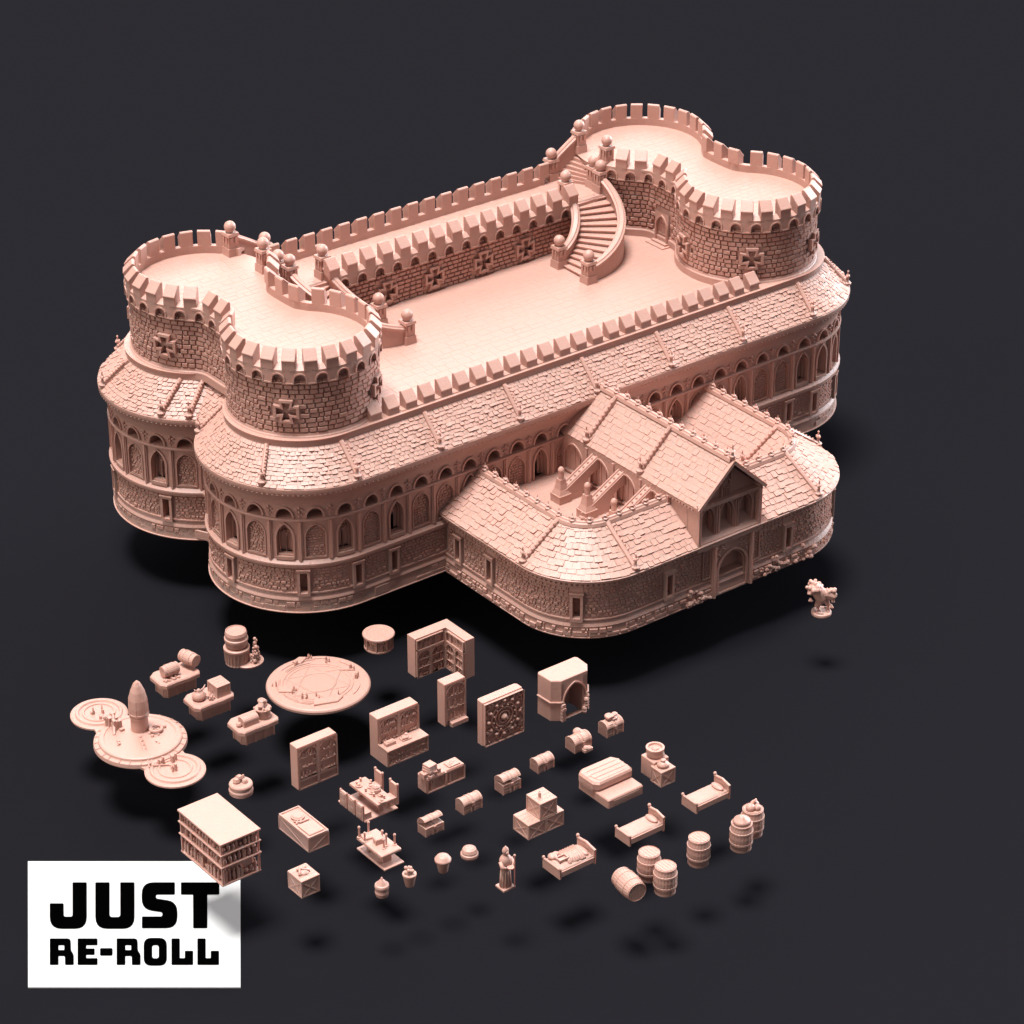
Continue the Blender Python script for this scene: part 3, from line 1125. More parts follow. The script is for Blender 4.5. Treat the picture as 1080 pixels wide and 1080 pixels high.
for sx in (-1, 1):
    m = MB()
    c = gu + sx * 0.325
    m.plate(c - 0.058, c + 0.058, 0.225, 0.57, [(c - 0.042, 0.245), (c + 0.042, 0.245), (c + 0.042, 0.552), (c - 0.042, 0.552)], 0.018, -0.004, WP.fn, n=8)
    for i in range(34):
        a = i * 0.9
        m.ball((c + 0.022 * math.sin(a * 1.7) + rnd.uniform(-0.012, 0.012), 0.255 + i * 0.0086, 0.004), 0.010, 6, 1, WP.fn, rx=0.012, ry=0.010)
    part(m, 'carved_panel')
# eave with dentils
m = MB()
m.rings([Z(wing_ring(r), z) for r, z in ((-0.09, 0.58), (0.012, 0.582), (0.02, 0.60), (0.045, 0.625), (0.05, 0.632), (0.065, 0.636), (0.07, 0.662), (0.055, 0.672), (-0.1, 0.72))], closed=False)
n = int((WP.L - 0.2) / 0.05)
for i in range(n):
    a = 0.14 + i * 0.05
    m.box(a, a + 0.027, 0.594, 0.628, 0.01, 0.042, WP.fn)
part(m, 'annex_cornice')

E1 = Z(wing_ring(0.058), 0.670)
T1 = Z(wing_ring(-0.43), 1.015)
I1 = Z(wing_ring(-0.90), 0.66)
m = MB()
m.rings([E1, T1, I1], closed=False)
aroof = part(m, 'annex_roof')


def nave_skip(p):
    return 0.24 < p.x < 1.17 and p.y < -1.5


m = MB()
tiles(m, E1, T1, 9, 0.070, rnd, False, 0.013, skip=nave_skip, g=0.0012)
tiles(m, [p for p in I1 if True][::-1], T1[::-1], 8, 0.070, rnd, False, 0.008, skip=nave_skip, g=0.0008)
part(m, 'roof_tiles', aroof)


def crest(pts, parent, step=0.17, name='ridge_crest', start=0.08):
    """ridge roll with small crowned crests"""
    m = MB()
    m.tube(pts, 0, prof=[(-0.040, -0.022), (0.040, -0.022), (0.030, 0.012), (0.018, 0.020), (0.012, 0.034), (-0.012, 0.034), (-0.018, 0.020), (-0.030, 0.012)])
    P = [Vector(p) for p in pts]
    c = [0]
    for i in range(len(P) - 1):
        c.append(c[-1] + (P[i + 1] - P[i]).length)
    d = start
    while d < c[-1] - 0.02:
        i = max(k for k in range(len(c)) if c[k] <= d)
        t = (P[i + 1] - P[i]).normalized()
        q = P[i] + t * (d - c[i]) + Vector((0, 0, 0.026))
        m.lathe([(0.032, 0.0), (0.034, 0.012), (0.015, 0.022), (0.012, 0.036), (0.022, 0.044), (0.007, 0.056), (0.002, 0.088)], q, 7)
        for sx in (-1, 1):
            m.ball(q + t * 0.032 * sx + Vector((0, 0, 0.034)), 0.012, 6)
        d += step
    return part(m, name, parent)


T1r = [(x, y, z + 0.012) for x, y, z in T1]
iL = [i for i, p in enumerate(T1r) if p[0] < 0.26 and p[1] < -0.55]
iR = [i for i, p in enumerate(T1r) if p[0] > 1.17 and p[1] < -0.55]
crest([T1r[i] for i in iL], aroof)
crest([T1r[i] for i in iR], aroof)
for (x, y) in ((AXL - 0.06, -1.86), (-0.50, AYF - 0.06), (1.95, AYF - 0.06), (AXR + 0.06, -1.86)):
    i = min(range(len(E1)), key=lambda i: (E1[i][0] - x) ** 2 + (E1[i][1] - y) ** 2)
    j = i
    rib(E1[i], T1[j], 'hip_roll', aroof, 1.0, 8, 0.024)
for (x, y) in ((1.80, -1.62), (-0.37, -1.62)):
    i = min(range(len(I1)), key=lambda i: (I1[i][0] - x) ** 2 + (I1[i][1] - y) ** 2)
    rib(I1[i], T1[i], 'hip_roll', aroof, 1.0, 8, 0.024)
m = MB()
m.box(-0.45, 1.85, -1.78, -0.40, 0.2, 0.66)
deck = part(m, 'inner_yard')
m = MB()
paving(m, 0.6615, -0.5, 1.9, -1.75, -0.55, 0.09, lambda a, b: True, rnd)
part(m, 'paving', deck)

# nave with the gable above the gate
NX0, NX1, NXC = 0.265, 1.095, 0.68
NF, NB_ = -2.60, -0.42
NZE, NZR = 1.095, 1.475
m = MB()
m.box(NX0, NX1, -2.49, NB_, 0.5, 1.09)
m.box(NX0, NX1, -2.655, -2.54, 0.6, 0.684)
m.add([(NX0, -2.56, 1.085), (NX1, -2.56, 1.085), (NXC, -2.56, NZR - 0.02), (NX0, NB_, 1.085), (NX1, NB_, 1.085), (NXC, NB_, NZR - 0.02)], [(0, 1, 2), (3, 5, 4), (0, 2, 5, 3), (1, 4, 5, 2)])
m.box(NX0, NX0 + 0.035, NF - 0.062, -2.48, 0.62, 1.12)
m.box(NX1 - 0.035, NX1, NF - 0.062, -2.48, 0.62, 1.12)
nave = part(m, 'nave')
for sx in (-1, 1):
    xw = NX0 if sx < 0 else NX1
    fn = (lambda u, v, w_: (NX0 - w_, -u, v)) if sx < 0 else (lambda u, v, w_: (NX1 + w_, -u, v))
    for k in range(4):
        uc = 0.72 + k * 0.425
        m = MB()
        hole = pointed(uc, 0.70, 0.86, 1.02, 0.14)
        m.plate(uc - 0.2125, uc + 0.2125, 0.66, 1.075, hole, 0.022, 0.0, fn)
        m.band(hole, 0.016, 0.016, 0.032, fn, closed=True)
        m.box(uc + 0.195, uc + 0.23, 0.66, 1.075, 0.0, 0.036, fn)
        for j in range(3):
            m.box(uc - 0.09 + j * 0.085, uc - 0.08 + j * 0.085, 0.70, 0.97, -0.002, 0.010, fn)
        part(m, 'blind_arch', nave)
# gable front
fn = lambda u, v, w_: (u, -2.56 - w_, v)
for k in range(3):
    uc = NXC + (k - 1) * 0.252
    m = MB()
    hole = pointed(uc, 0.70, 0.90, 1.035, 0.090)
    m.plate(uc - 0.126, uc + 0.126, 0.655, 1.06, hole, 0.030, -0.068, fn)
    m.band(hole, 0.015, 0.026, 0.044, fn, closed=True)
    m.band(pointed(uc, 0.70, 0.90, 1.005, 0.070), 0.012, -0.03, 0.012, fn, closed=True)
    if k < 2:
        for q in (-0.014, 0.014):
            m.box(uc + 0.131 + q - 0.008, uc + 0.131 + q + 0.008, 0.655, 1.06, 0.0, 0.050, fn)
    part(m, 'pointed_window', nave)
m = MB()
m.box(NX0 + 0.01, NX1 - 0.01, -2.645, -2.55, 1.055, 1.09)
for sx in (-1, 1):
    m.box(NXC + sx * 0.06 - 0.008, NXC + sx * 0.06 + 0.008, -2.585, -2.55, 1.09, 1.33)
m.band([(NXC + 0.042 * math.cos(i * PI / 7), 1.225 + 0.042 * math.sin(i * PI / 7)) for i in range(14)], 0.012, 0.0, 0.03, fn, closed=True)
for i in range(5):
    m.box(NXC - 0.05 + i * 0.023, NXC - 0.04 + i * 0.023, -2.58, -2.55, 1.10, 1.17)
part(m, 'gable_tracery', nave)
# nave roof
ov = 0.022
sl = (NZR - NZE) / (NXC - NX0)


EL_ = [(NX0 - ov, NB_ + (NF - 0.08 - NB_) * i / 40, NZE - sl * ov + 0.03) for i in range(41)]
RD = [(NXC, p[1], NZR + 0.03) for p in EL_]
ER = [(NX1 + ov, p[1], p[2]) for p in EL_]
m = MB()
NF -= 0.08
k = len(EL_)
un = 0.028
m.rings([EL_, RD, ER, [(x, y, z - un) for x, y, z in ER], [(x, y, z - un) for x, y, z in RD], [(x, y, z - un) for x, y, z in EL_], EL_], closed=False)
for q in (0, -1):
    m.add([EL_[q], RD[q], ER[q], (ER[q][0], ER[q][1], ER[q][2] - un), (RD[q][0], RD[q][1], RD[q][2] - un), (EL_[q][0], EL_[q][1], EL_[q][2] - un)], [(0, 1, 4, 5), (1, 2, 3, 4)])
for i in range(42):
    yy = -0.62 - i * 0.0475
    for sx in (-1, 1):
        x = NXC + sx * (NXC - NX0 + ov - 0.012)
        m.box(x - 0.014, x + 0.014, yy - 0.013, yy + 0.013, EL_[0][2] - un - 0.018, EL_[0][2] - un + 0.01)
nroof = part(m, 'nave_roof', nave)
m = MB()
tiles(m, EL_, RD, 9, 0.08, rnd, False, 0.007, g=0.0006)
tiles(m, ER[::-1], RD[::-1], 9, 0.08, rnd, False, 0.007, g=0.0006)
part(m, 'nave_roof_tiles', nave)
crest([(NXC, -0.62 - 2.03 * i / 30, NZR + 0.045) for i in range(31)], nave)
for y in (-0.90, -1.75):
    rib((NX0 - ov, y, EL_[0][2]), (NXC - 0.02, y, NZR + 0.03), 'hip_roll', nave, 1.0, 8, 0.022)
    rib((NX1 + ov, y, EL_[0][2]), (NXC + 0.02, y, NZR + 0.03), 'hip_roll', nave, 1.0, 8, 0.022)
m = MB()
for sx in (-1, 1):
    e = (NXC + sx * (NXC - NX0 + ov + 0.01), NF + 0.002, EL_[0][2] - 0.006)
    m.tube([e, (NXC, NF + 0.002, NZR + 0.036)], 0, prof=[(-0.012, -0.026), (0.012, -0.026), (0.012, 0.010), (-0.012, 0.010)])
    for i in range(2):
        m.ball((e[0], e[1] + 0.02, e[2] + 0.02 + i * 0.03), 0.016 - i * 0.006, 7)
m.lathe([(0.03, 0), (0.034, 0.02), (0.016, 0.034), (0.012, 0.06), (0.030, 0.072), (0.010, 0.088), (0.006, 0.12), (0.012, 0.132), (0.003, 0.15)], (NXC, NF + 0.03, NZR + 0.066), 9)
part(m, 'bargeboard', nave)

# flying buttresses beside the nave
for sx in (-1,):
    for y in (-1.06, -1.48, -1.90):
        xw = NX0 if sx < 0 else NX1
        px = xw + sx * 0.46
        m = MB()
        q = 0.075
        m.box(px - q, px + q, y - q, y + q, 0.655, 0.745)
        m.box(px - q * 1.05, px + q * 1.05, y - q * 1.05, y + q * 1.05, 0.745, 0.755)
        rs = []
        for s_, z in ((0.068, 0.755), (0.048, 0.81), (0.038, 0.87), (0.034, 0.92)):
            rs.append([(px - s_, y - s_, z), (px + s_, y - s_, z), (px + s_, y + s_, z), (px - s_, y + s_, z)])
        m.rings(rs, True, True, True)
        m.lathe([(0.029, 0.915), (0.029, 1.005), (0.034, 1.01), (0.034, 1.02), (0.029, 1.033), (0.017, 1.048), (0.004, 1.055)], (px, y, 0), 12)
        pier = part(m, 'buttress_pier')
        m = MB()
        # raking flyer with an arch cut below
        th = 0.056
        x0, x1 = px - sx * 0.02, xw + sx * 0.0
        top = [(x0, 0.80), (x1, 1.045)]
        n = 8
        low = []
        xa = x1 + (x0 - x1) * 0.50
        for i in range(n + 1):
            k = i / n
            low.append((x1 + (xa - x1) * k, 0.655 + 0.25 * math.sqrt(max(0, 1 - k * k))))
        low.append((x0, 0.655))
        poly = [top[0], top[1]] + low
        vs = [(x, y - th, z) for x, z in poly] + [(x, y + th, z) for x, z in poly]
        kk = len(poly)
        m.add(vs, [tuple(range(kk)), tuple(range(kk, 2 * kk))[::-1]] + [(i, (i + 1) % kk, kk + (i + 1) % kk, kk + i) for i in range(kk)])
        for e in (-0.036, 0.036):
            m.tube([(x0, y + e, 0.808), (x1, y + e, 1.053)], 0.010, 6)
        for i in range(7):
            k = 0.12 + i * 0.125
            m.ball((x0 + (x1 - x0) * k, y, 0.806 + 0.245 * k), 0.014, 6)
        part(m, 'flying_buttress', pier)
# ============================================================ small pieces on the floor in front
rnd = random.Random(21)


def thing(name, label, cat, x, y, z=0.0, rz=0.0, group=None):
    return tag(empty(name, (x, y, z), rz), label, cat, group)


def solo(mb, name, label, cat, x, y, z=0.0, rz=0.0, group=None, smooth=False):
    o = mb.build(name, None, loc=(x, y, z), smooth=smooth)
    o.rotation_euler = (0, 0, rz)
    return tag(o, label, cat, group)


def front(y=0.0, x=0.0, z=0.0):
    """faces -Y: u along x, v up, w out"""
    return lambda u, v, w_: (x + u, y - w_, z + v)


def left(x=0.0, y=0.0, z=0.0):
    """faces -X: u along +y"""
    return lambda u, v, w_: (x - w_, y + u, z + v)


def right(x=0.0, y=0.0, z=0.0):
    return lambda u, v, w_: (x + w_, y + u, z + v)


def back(y=0.0, x=0.0, z=0.0):
    return lambda u, v, w_: (x + u, y + w_, z + v)


def frame(mb, fn, u0, u1, v0, v1, t, wf, wb):
    hole = [(u0 + t, v0 + t), (u1 - t, v0 + t), (u1 - t, v1 - t), (u0 + t, v1 - t)]
    mb.plate(u0, u1, v0, v1, hole, wf, wb, fn, n=8)


def bookrow(mb, fn, u0, u1, v0, v1, wf, wb):
    u = u0
    while u < u1 - 0.006:
        q = min(rnd.uniform(0.012, 0.024), u1 - u)
        if rnd.random() < 0.82:
            mb.box(u + 0.001, u + q - 0.001, v0, v0 + (v1 - v0) * rnd.uniform(0.45, 0.95), wb, wf - rnd.random() * 0.016, fn)
        u += q


def shelves(mb, fn, u0, u1, v0, v1, rows, dep, t=0.012):
    """bookcase front: rim, shelves and rows of books inside a recess"""
    frame(mb, fn, u0, u1, v0, v1, t, 0.0, -dep)
    mb.add([(u0, v0, -dep), (u1, v0, -dep), (u1, v1, -dep), (u0, v1, -dep)], [(0, 1, 2, 3)], fn)
    hh = (v1 - v0 - 2 * t) / rows
    for r in range(rows):
        z = v0 + t + r * hh
        if r:
            mb.box(u0 + t, u1 - t, z - 0.004, z + 0.004, -dep, -0.003, fn)
        bookrow(mb, fn, u0 + t + 0.003, u1 - t - 0.003, z + 0.004, z + hh - 0.004, -0.008, -dep)


def carved(mb, fn, u0, u1, v0, v1, dep, t=0.014):
    """arched cupboard niche crowded with small things"""
    frame(mb, fn, u0, u1, v0, v1, t, 0.0, -dep)
    mb.add([(u0, v0, -dep), (u1, v0, -dep), (u1, v1, -dep), (u0, v1, -dep)], [(0, 1, 2, 3)], fn)
    uc = (u0 + u1) / 2
    hw = (u1 - u0) / 2 - t
    top = v1 - t
    if v1 - v0 > (u1 - u0):
        hole = pointed(uc, v0 + t, top - hw * 0.9, top - 0.006, hw - 0.004, 6)
        mb.plate(u0 + t, u1 - t, v0 + t, top, hole, -0.006, -dep, fn, n=12)
        mb.band(hole, 0.007, -0.010, 0.0, fn, closed=True)
        rows = 3
    else:
        rows = 2
    hh = (top - v0 - t) / rows
    for r in range(rows):
        z = v0 + t + r * hh
        if r:
            mb.box(u0 + t, u1 - t, z - 0.003, z + 0.003, -dep, -0.005, fn)
        u = u0 + t + 0.01
        while u < u1 - t - 0.012:
            q = rnd.uniform(0.010, 0.022)
            k = rnd.random()
            if k < 0.4:
                mb.ball((u + q / 2, z + 0.012, -dep + 0.010), q * 0.55, 6, 1.1, fn)
                mb.ball((u + q / 2, z + 0.012 + q * 0.6, -dep + 0.012), q * 0.3, 6, 1, fn)
            elif k < 0.85:
                mb.box(u, u + q * 0.8, z, z + hh * rnd.uniform(0.3, 0.8), -dep, -dep * rnd.uniform(0.2, 0.6), fn)
            u += q


def xbrace(mb, fn, u0, u1, v0, v1, t=0.012, w=0.008):
    """crate side: battens round the edge and a crossed pair"""
    frame(mb, fn, u0, u1, v0, v1, t, 0.0, -w)
    mb.add([(u0, v0, -w), (u1, v0, -w), (u1, v1, -w), (u0, v1, -w)], [(0, 1, 2, 3)], fn)
    for (a, b) in (((u0 + t, v0 + t), (u1 - t, v1 - t)), ((u0 + t, v1 - t), (u1 - t, v0 + t))):
        mb.band([a, b], t * 0.8, -w, -0.001, fn)
    n = max(2, int((v1 - v0) / 0.035))
    for i in range(1, n):
        z = v0 + (v1 - v0) * i / n
        mb.box(u0 + t, u1 - t, z - 0.002, z + 0.002, -w, -w + 0.0025, fn)


def rbox(mb, x0, x1, y0, y1, z0, z1, b=0.01, fn=None):
    """box with bevelled top edges and corners"""
    pts = [(x0 + b, y0), (x1 - b, y0), (x1, y0 + b), (x1, y1 - b), (x1 - b, y1), (x0 + b, y1), (x0, y1 - b), (x0, y0 + b)]
    mb.prism(pts, z0, z1, fn, bev=b)


# ---- round platform with ritual circle
t = thing('ritual_platform', 'wide low round platform carved with a magic circle and ringed with tiny candles', 'platform', -3.57, -1.59)
m = MB()
m.lathe([(0.485, 0), (0.50, 0.008), (0.50, 0.030), (0.49, 0.044), (0.475, 0.050), (0.02, 0.052)], n=56)
m.build('disc', t)
m = MB()
for r_ in (0.30, 0.335, 0.17):
    m.tube([(r_ * math.cos(a * PI / 24), r_ * math.sin(a * PI / 24), 0.052) for a in range(49)], 0.006, 5, caps=False)
for i in range(6):
    a, b = i * PI / 3 + 0.2, (i + 2) * PI / 3 + 0.2
    m.tube([(0.32 * math.cos(a), 0.32 * math.sin(a), 0.052), (0.32 * math.cos(b), 0.32 * math.sin(b), 0.052)], 0.005, 5)
for i in range(14):
    a = rnd.random() * 6.28
    r_ = rnd.uniform(0.36, 0.44)
    d = rnd.uniform(0.03, 0.08)
    m.tube([(r_ * math.cos(a + j * 0.12) , r_ * math.sin(a + j * 0.12), 0.054) for j in range(5)], [0.004, d * 0.12, d * 0.14, d * 0.12, 0.004], 5)
m.prism([(-0.40, 0.08), (-0.28, -0.02), (-0.22, 0.10), (-0.36, 0.17)], 0.05, 0.066, bev=0.005)
m.prism([(-0.27, -0.32), (-0.05, -0.40), (0.04, -0.36), (0.02, -0.31), (-0.22, -0.24)], 0.05, 0.068, bev=0.006)
m.prism([(0.28, 0.05), (0.40, -0.04), (0.42, 0.01), (0.33, 0.09)], 0.05, 0.064, bev=0.005)
m.prism([(0.04, 0.36), (0.16, 0.42), (0.10, 0.47), (0.0, 0.44)], 0.05, 0.075, bev=0.006)
m.build('carved_circle', t)
for (x, y, k) in ((-0.01, 0.36, 3), (0.16, 0.40, 5), (0.28, 0.26, 5), (0.38, -0.02, 4), (0.35, -0.14, 5), (-0.37, 0.19, 2), (-0.28, 0.0, 4), (-0.27, -0.14, 6), (-0.13, -0.21, 2), (0.05, -0.30, 1)):
    for i in range(k):
        m = MB()
        hh = rnd.uniform(0.02, 0.055)
        m.lathe([(0.0085, 0), (0.008, hh), (0.004, hh + 0.002), (0.003, hh + 0.010), (0.001, hh + 0.016)], (x + rnd.uniform(-0.03, 0.03), y + rnd.uniform(-0.03, 0.03), 0.05), 6)
        m.build('candle', t)

# ---- round drum-shaped bookcase
t = thing('round_bookcase', 'small round bookcase with a flat overhanging top, between the platform and the corner shelf', 'bookcase', -2.69, -1.35)
m = MB()
m.lathe([(0.14, 0), (0.145, 0.006), (0.145, 0.02), (0.12, 0.022), (0.12, 0.125), (0.145, 0.128), (0.145, 0.14)], n=28)
cyl = lambda u, v, w_: ((0.12 + w_) * math.cos(u / 0.12), (0.12 + w_) * math.sin(u / 0.12), v)
for i in range(8):
    m.box(0.12 * i * PI / 4 - 0.006, 0.12 * i * PI / 4 + 0.006, 0.02, 0.13, 0, 0.024, cyl)
for i in range(50):
    u = 0.12 * i * PI / 25
    m.box(u, u + 0.012, 0.02, rnd.uniform(0.07, 0.12), 0, rnd.uniform(0.006, 0.02), cyl)
m.build('body', t)
m = MB()
m.lathe([(0.15, 0.138), (0.158, 0.144), (0.158, 0.160), (0.150, 0.166), (0.115, 0.166), (0.112, 0.163), (0.01, 0.163)], n=32)
m.build('round_top', t)

# ---- corner bookcase
t = thing('corner_bookcase', 'tall L-shaped corner bookcase with carved inner faces', 'bookcase', -2.74, -2.34)
m = MB()
pts = [(0.0, 0.316), (0.33 + 0.036, 0.316), (0.33 + 0.036, 0.0), (0.47, 0.0), (0.47, 0.44), (0.0, 0.44)]
m.prism(pts, 0, 0.43, bev=0.003)
m.build('carcass', t)
m = MB()
carved(m, front(0.285), 0.0, 0.17, 0.0, 0.30, 0.030, 0.010)
carved(m, front(0.285), 0.17, 0.335, 0.0, 0.30, 0.030, 0.010)
shelves(m, front(0.285), 0.0, 0.335, 0.30, 0.425, 1, 0.030)
carved(m, left(0.335), 0.0, 0.14, 0.0, 0.30, 0.030, 0.010)
carved(m, left(0.335), 0.14, 0.285, 0.0, 0.30, 0.030, 0.010)
shelves(m, left(0.335), 0.0, 0.285, 0.30, 0.425, 1, 0.030)
m.build('shelf_front', t)

# ---- tall narrow bookcase
t = thing('narrow_bookcase', 'tall narrow bookcase with a ledge at its foot, in front of the corner shelf', 'bookcase', -3.03, -2.90)
m = MB()
rbox(m, 0, 0.24, 0.014, 0.13, 0, 0.46, 0.004)
m.build('carcass', t)
m = MB()
carved(m, front(0.0), 0, 0.24, 0.03, 0.455, 0.02)
rbox(m, 0.045, 0.235, -0.04, 0.012, 0.0, 0.045, 0.006)
m.build('carved_front', t)

# ---- square carved panel
t = thing('carved_wall_block', 'thick square block with a round machine-like rosette carved on its face', 'carved block', -2.95, -3.40)
m = MB()
m.prism([(0.0, 0.045), (0.012, 0.034), (0.45, 0.034), (0.46, 0.045), (0.46, 0.11), (0.44, 0.13), (0.015, 0.13), (0.0, 0.115)], 0, 0.47, bev=0.004)
m.build('block', t)
m = MB()
F = front(0.0)
frame(m, F, 0, 0.46, 0, 0.465, 0.008, 0.0, -0.035)
for r_, w_ in ((0.15, 0.022), (0.105, 0.018), (0.065, 0.014)):
    m.band([(0.23 + r_ * math.cos(-i * PI / 16), 0.25 + r_ * math.sin(-i * PI / 16)) for i in range(32)], w_ * 0.5, -0.036, -0.010, F, closed=True)
for i in range(12):
    a = i * PI / 6
    m.ball((0.23 + 0.18 * math.cos(a), 0.25 + 0.18 * math.sin(a), -0.012), 0.02, 8, 1, F, rx=0.02, ry=0.016)
    m.ball((0.23 + 0.125 * math.cos(a + 0.2), 0.25 + 0.125 * math.sin(a + 0.2), -0.008), 0.010, 6, 1, F)
m.ball((0.23, 0.25, -0.014), 0.034, 12, 1, F)
for i in range(240):
    x, y = rnd.uniform(0.02, 0.44), rnd.uniform(0.02, 0.445)
    if math.hypot(x - 0.23, y - 0.25) > 0.2 or y < 0.1:
        q = rnd.uniform(0.006, 0.018)
        (m.ball((x, y, -0.022), q, 6, 1, F) if rnd.random() < 0.5 else m.box(x, x + q * 1.5, y, y + q * 2, -0.035, -0.004 - rnd.random() * 0.02, F))
m.build('carved_face', t)

# ---- alcove bookcase
t = thing('fireplace_alcove', 'tall chamfered alcove with a deep open arch in front and lumpy feet', 'alcove', -2.20, -3.47)
m = MB()
body = [(0.0, 0.24), (0.01, 0.06), (0.09, 0.0), (0.12, 0.0), (0.12, 0.20), (0.35, 0.20), (0.35, 0.0), (0.40, 0.0), (0.47, 0.09), (0.475, 0.23), (0.46, 0.26), (0.02, 0.26)]
m.prism(body, 0.0, 0.40, bev=0.003)
m.prism([(0.0, 0.24), (0.01, 0.06), (0.09, 0.0), (0.40, 0.0), (0.47, 0.09), (0.475, 0.23), (0.46, 0.26), (0.02, 0.26)], 0.398, 0.44, bev=0.006)
m.plate(0.09, 0.40, 0.0, 0.40, pointed(0.245, 0.0, 0.19, 0.36, 0.125, 8), 0.0, -0.06, front(0.0))
m.build('carcass', t)
m = MB()
m.band(pointed(0.245, 0.0, 0.19, 0.37, 0.13, 8)[1:] + [(0.115, 0.0)], 0.014, 0.0, 0.012, front(0.0))
for e in ((-0.006, 0.06, 0.0), (0.084, -0.006, 0.0)):
    pass
for z in (0.205,):
    m.tube([(-0.004, 0.24, z), (0.004, 0.056, z), (0.086, -0.006, z), (0.115, -0.008, z)], 0.009, 6)
    m.tube([(0.375, -0.008, z), (0.405, -0.006, z), (0.478, 0.086, z)], 0.009, 6)
for i in range(5):
    m.ball((0.10, -0.01, 0.03 + i * 0.035), 0.02, 7)
    m.ball((0.40, -0.005, 0.03 + i * 0.035), 0.022, 7)
    m.ball((0.36 + rnd.uniform(-0.01, 0.02), -0.02, 0.02 + i * 0.03), 0.026, 7)
    m.box(0.08, 0.125, -0.028 - rnd.random() * 0.012, 0.0, 0.005 + i * 0.038, 0.034 + i * 0.038, tx=0.004)
m.build('stone_trim', t)

# ---- desk with tall hutch
t = thing('desk_with_hutch', 'tall arched hutch rising behind a low desk with a small box and book on it', 'desk', -3.85, -3.12)
m = MB()
rbox(m, 0, 0.46, 0.155, 0.285, 0, 0.45, 0.004)
m.build('hutch', t)
m = MB()
carved(m, front(0.14), 0.0, 0.23, 0.17, 0.445, 0.018)
carved(m, front(0.14), 0.23, 0.46, 0.17, 0.445, 0.018)
m.build('carved_front', t)
m = MB()
rbox(m, 0, 0.46, 0.014, 0.16, 0, 0.175, 0.004)
carved(m, front(0.0), 0.0, 0.46, 0.005, 0.170, 0.018)
m.build('desk_base', t)
m = MB()
rbox(m, -0.002, 0.462, -0.004, 0.16, 0.165, 0.180, 0.004)
m.build('desk_top', t)
m = MB()
rbox(m, 0, 0.11, 0, 0.055, 0, 0.035, 0.006)
m.box(0.02, 0.09, 0.01, 0.045, 0.035, 0.040)
solo(m, 'small_box', 'small flat box on the left end of the hutch desk', 'box', -3.82, -3.06, 0.180)
m = MB()
rbox(m, 0, 0.10, 0, 0.07, 0, 0.014, 0.003)
m.prism([(0.0, 0.01), (0.06, 0.0), (0.10, 0.05), (0.03, 0.07)], 0.014, 0.034, bev=0.005)
m.ball((0.07, 0.05, 0.03), 0.022, 8)
solo(m, 'open_book', 'open book heaped in the middle of the hutch desk', 'book', -3.65, -3.08, 0.180)

# ---- double cupboard
t = thing('double_cupboard', 'tall cupboard with two arched niches crowded with small figures', 'cupboard', -4.70, -2.93)
m = MB()
rbox(m, 0, 0.43, 0.016, 0.13, 0, 0.45, 0.004)
m.build('carcass', t)
m = MB()
carved(m, front(0.0), 0.0, 0.215, 0.10, 0.447, 0.02)
carved(m, front(0.0), 0.215, 0.43, 0.10, 0.447, 0.02)
m.build('carved_niche', t)
m = MB()
for k in (0, 1):
    frame(m, front(0.0), 0.215 * k, 0.215 * (k + 1), 0.0, 0.10, 0.014, 0.0, -0.016)
    m.box(0.02 + 0.215 * k, 0.195 + 0.215 * k, 0.018, 0.082, -0.016, -0.006, front(0.0))
m.build('lower_door', t)

# ---- counter
t = thing('counter', 'long low counter with books carved along its front', 'counter', -3.82, -3.68)
m = MB()
rbox(m, 0, 0.43, 0.016, 0.15, 0, 0.155, 0.008)
m.build('counter_body', t)
m = MB()
shelves(m, front(0.0), 0.0, 0.43, 0.0, 0.15, 1, 0.018)
m.box(0.205, 0.225, 0.0, 0.15, -0.018, 0.0, front(0.0))
m.build('shelf_front', t)
m = MB()
z = 0
for i in range(5):
    a = rnd.uniform(-0.5, 0.5)
    hw_, hd = 0.062 - i * 0.004, 0.045
    pts = [(0.07 + hw_ * sx_ * math.cos(a) - hd * sy_ * math.sin(a), 0.05 + hw_ * sx_ * math.sin(a) + hd * sy_ * math.cos(a)) for sx_, sy_ in ((-1, -1), (1, -1), (1, 1), (-1, 1))]
    m.prism(pts, z, z + 0.024, bev=0.003)
    z += 0.023
for sx_ in (-1, 1):
    m.prism([(0.07 + sx_ * 0.08 - 0.015, 0.01), (0.07 + sx_ * 0.08 + 0.015, 0.01), (0.07 + sx_ * 0.08 + 0.015, 0.08), (0.07 + sx_ * 0.08 - 0.015, 0.08)], 0, 0.05, bev=0.004)
solo(m, 'book_pile', 'untidy pile of thick books on the left end of the counter', 'books', -3.815, -3.67, 0.155)
m = MB()
rbox(m, 0, 0.13, 0, 0.09, 0, 0.014, 0.004)
m.ball((0.06, 0.05, 0.016), 0.018, 8, 0.6)
m.tube([(0.02, 0.02, 0.02), (0.10, 0.06, 0.02)], 0.006, 5)
solo(m, 'writing_slab', 'flat writing slab lying on the right end of the counter', 'slab', -3.55, -3.65, 0.155)

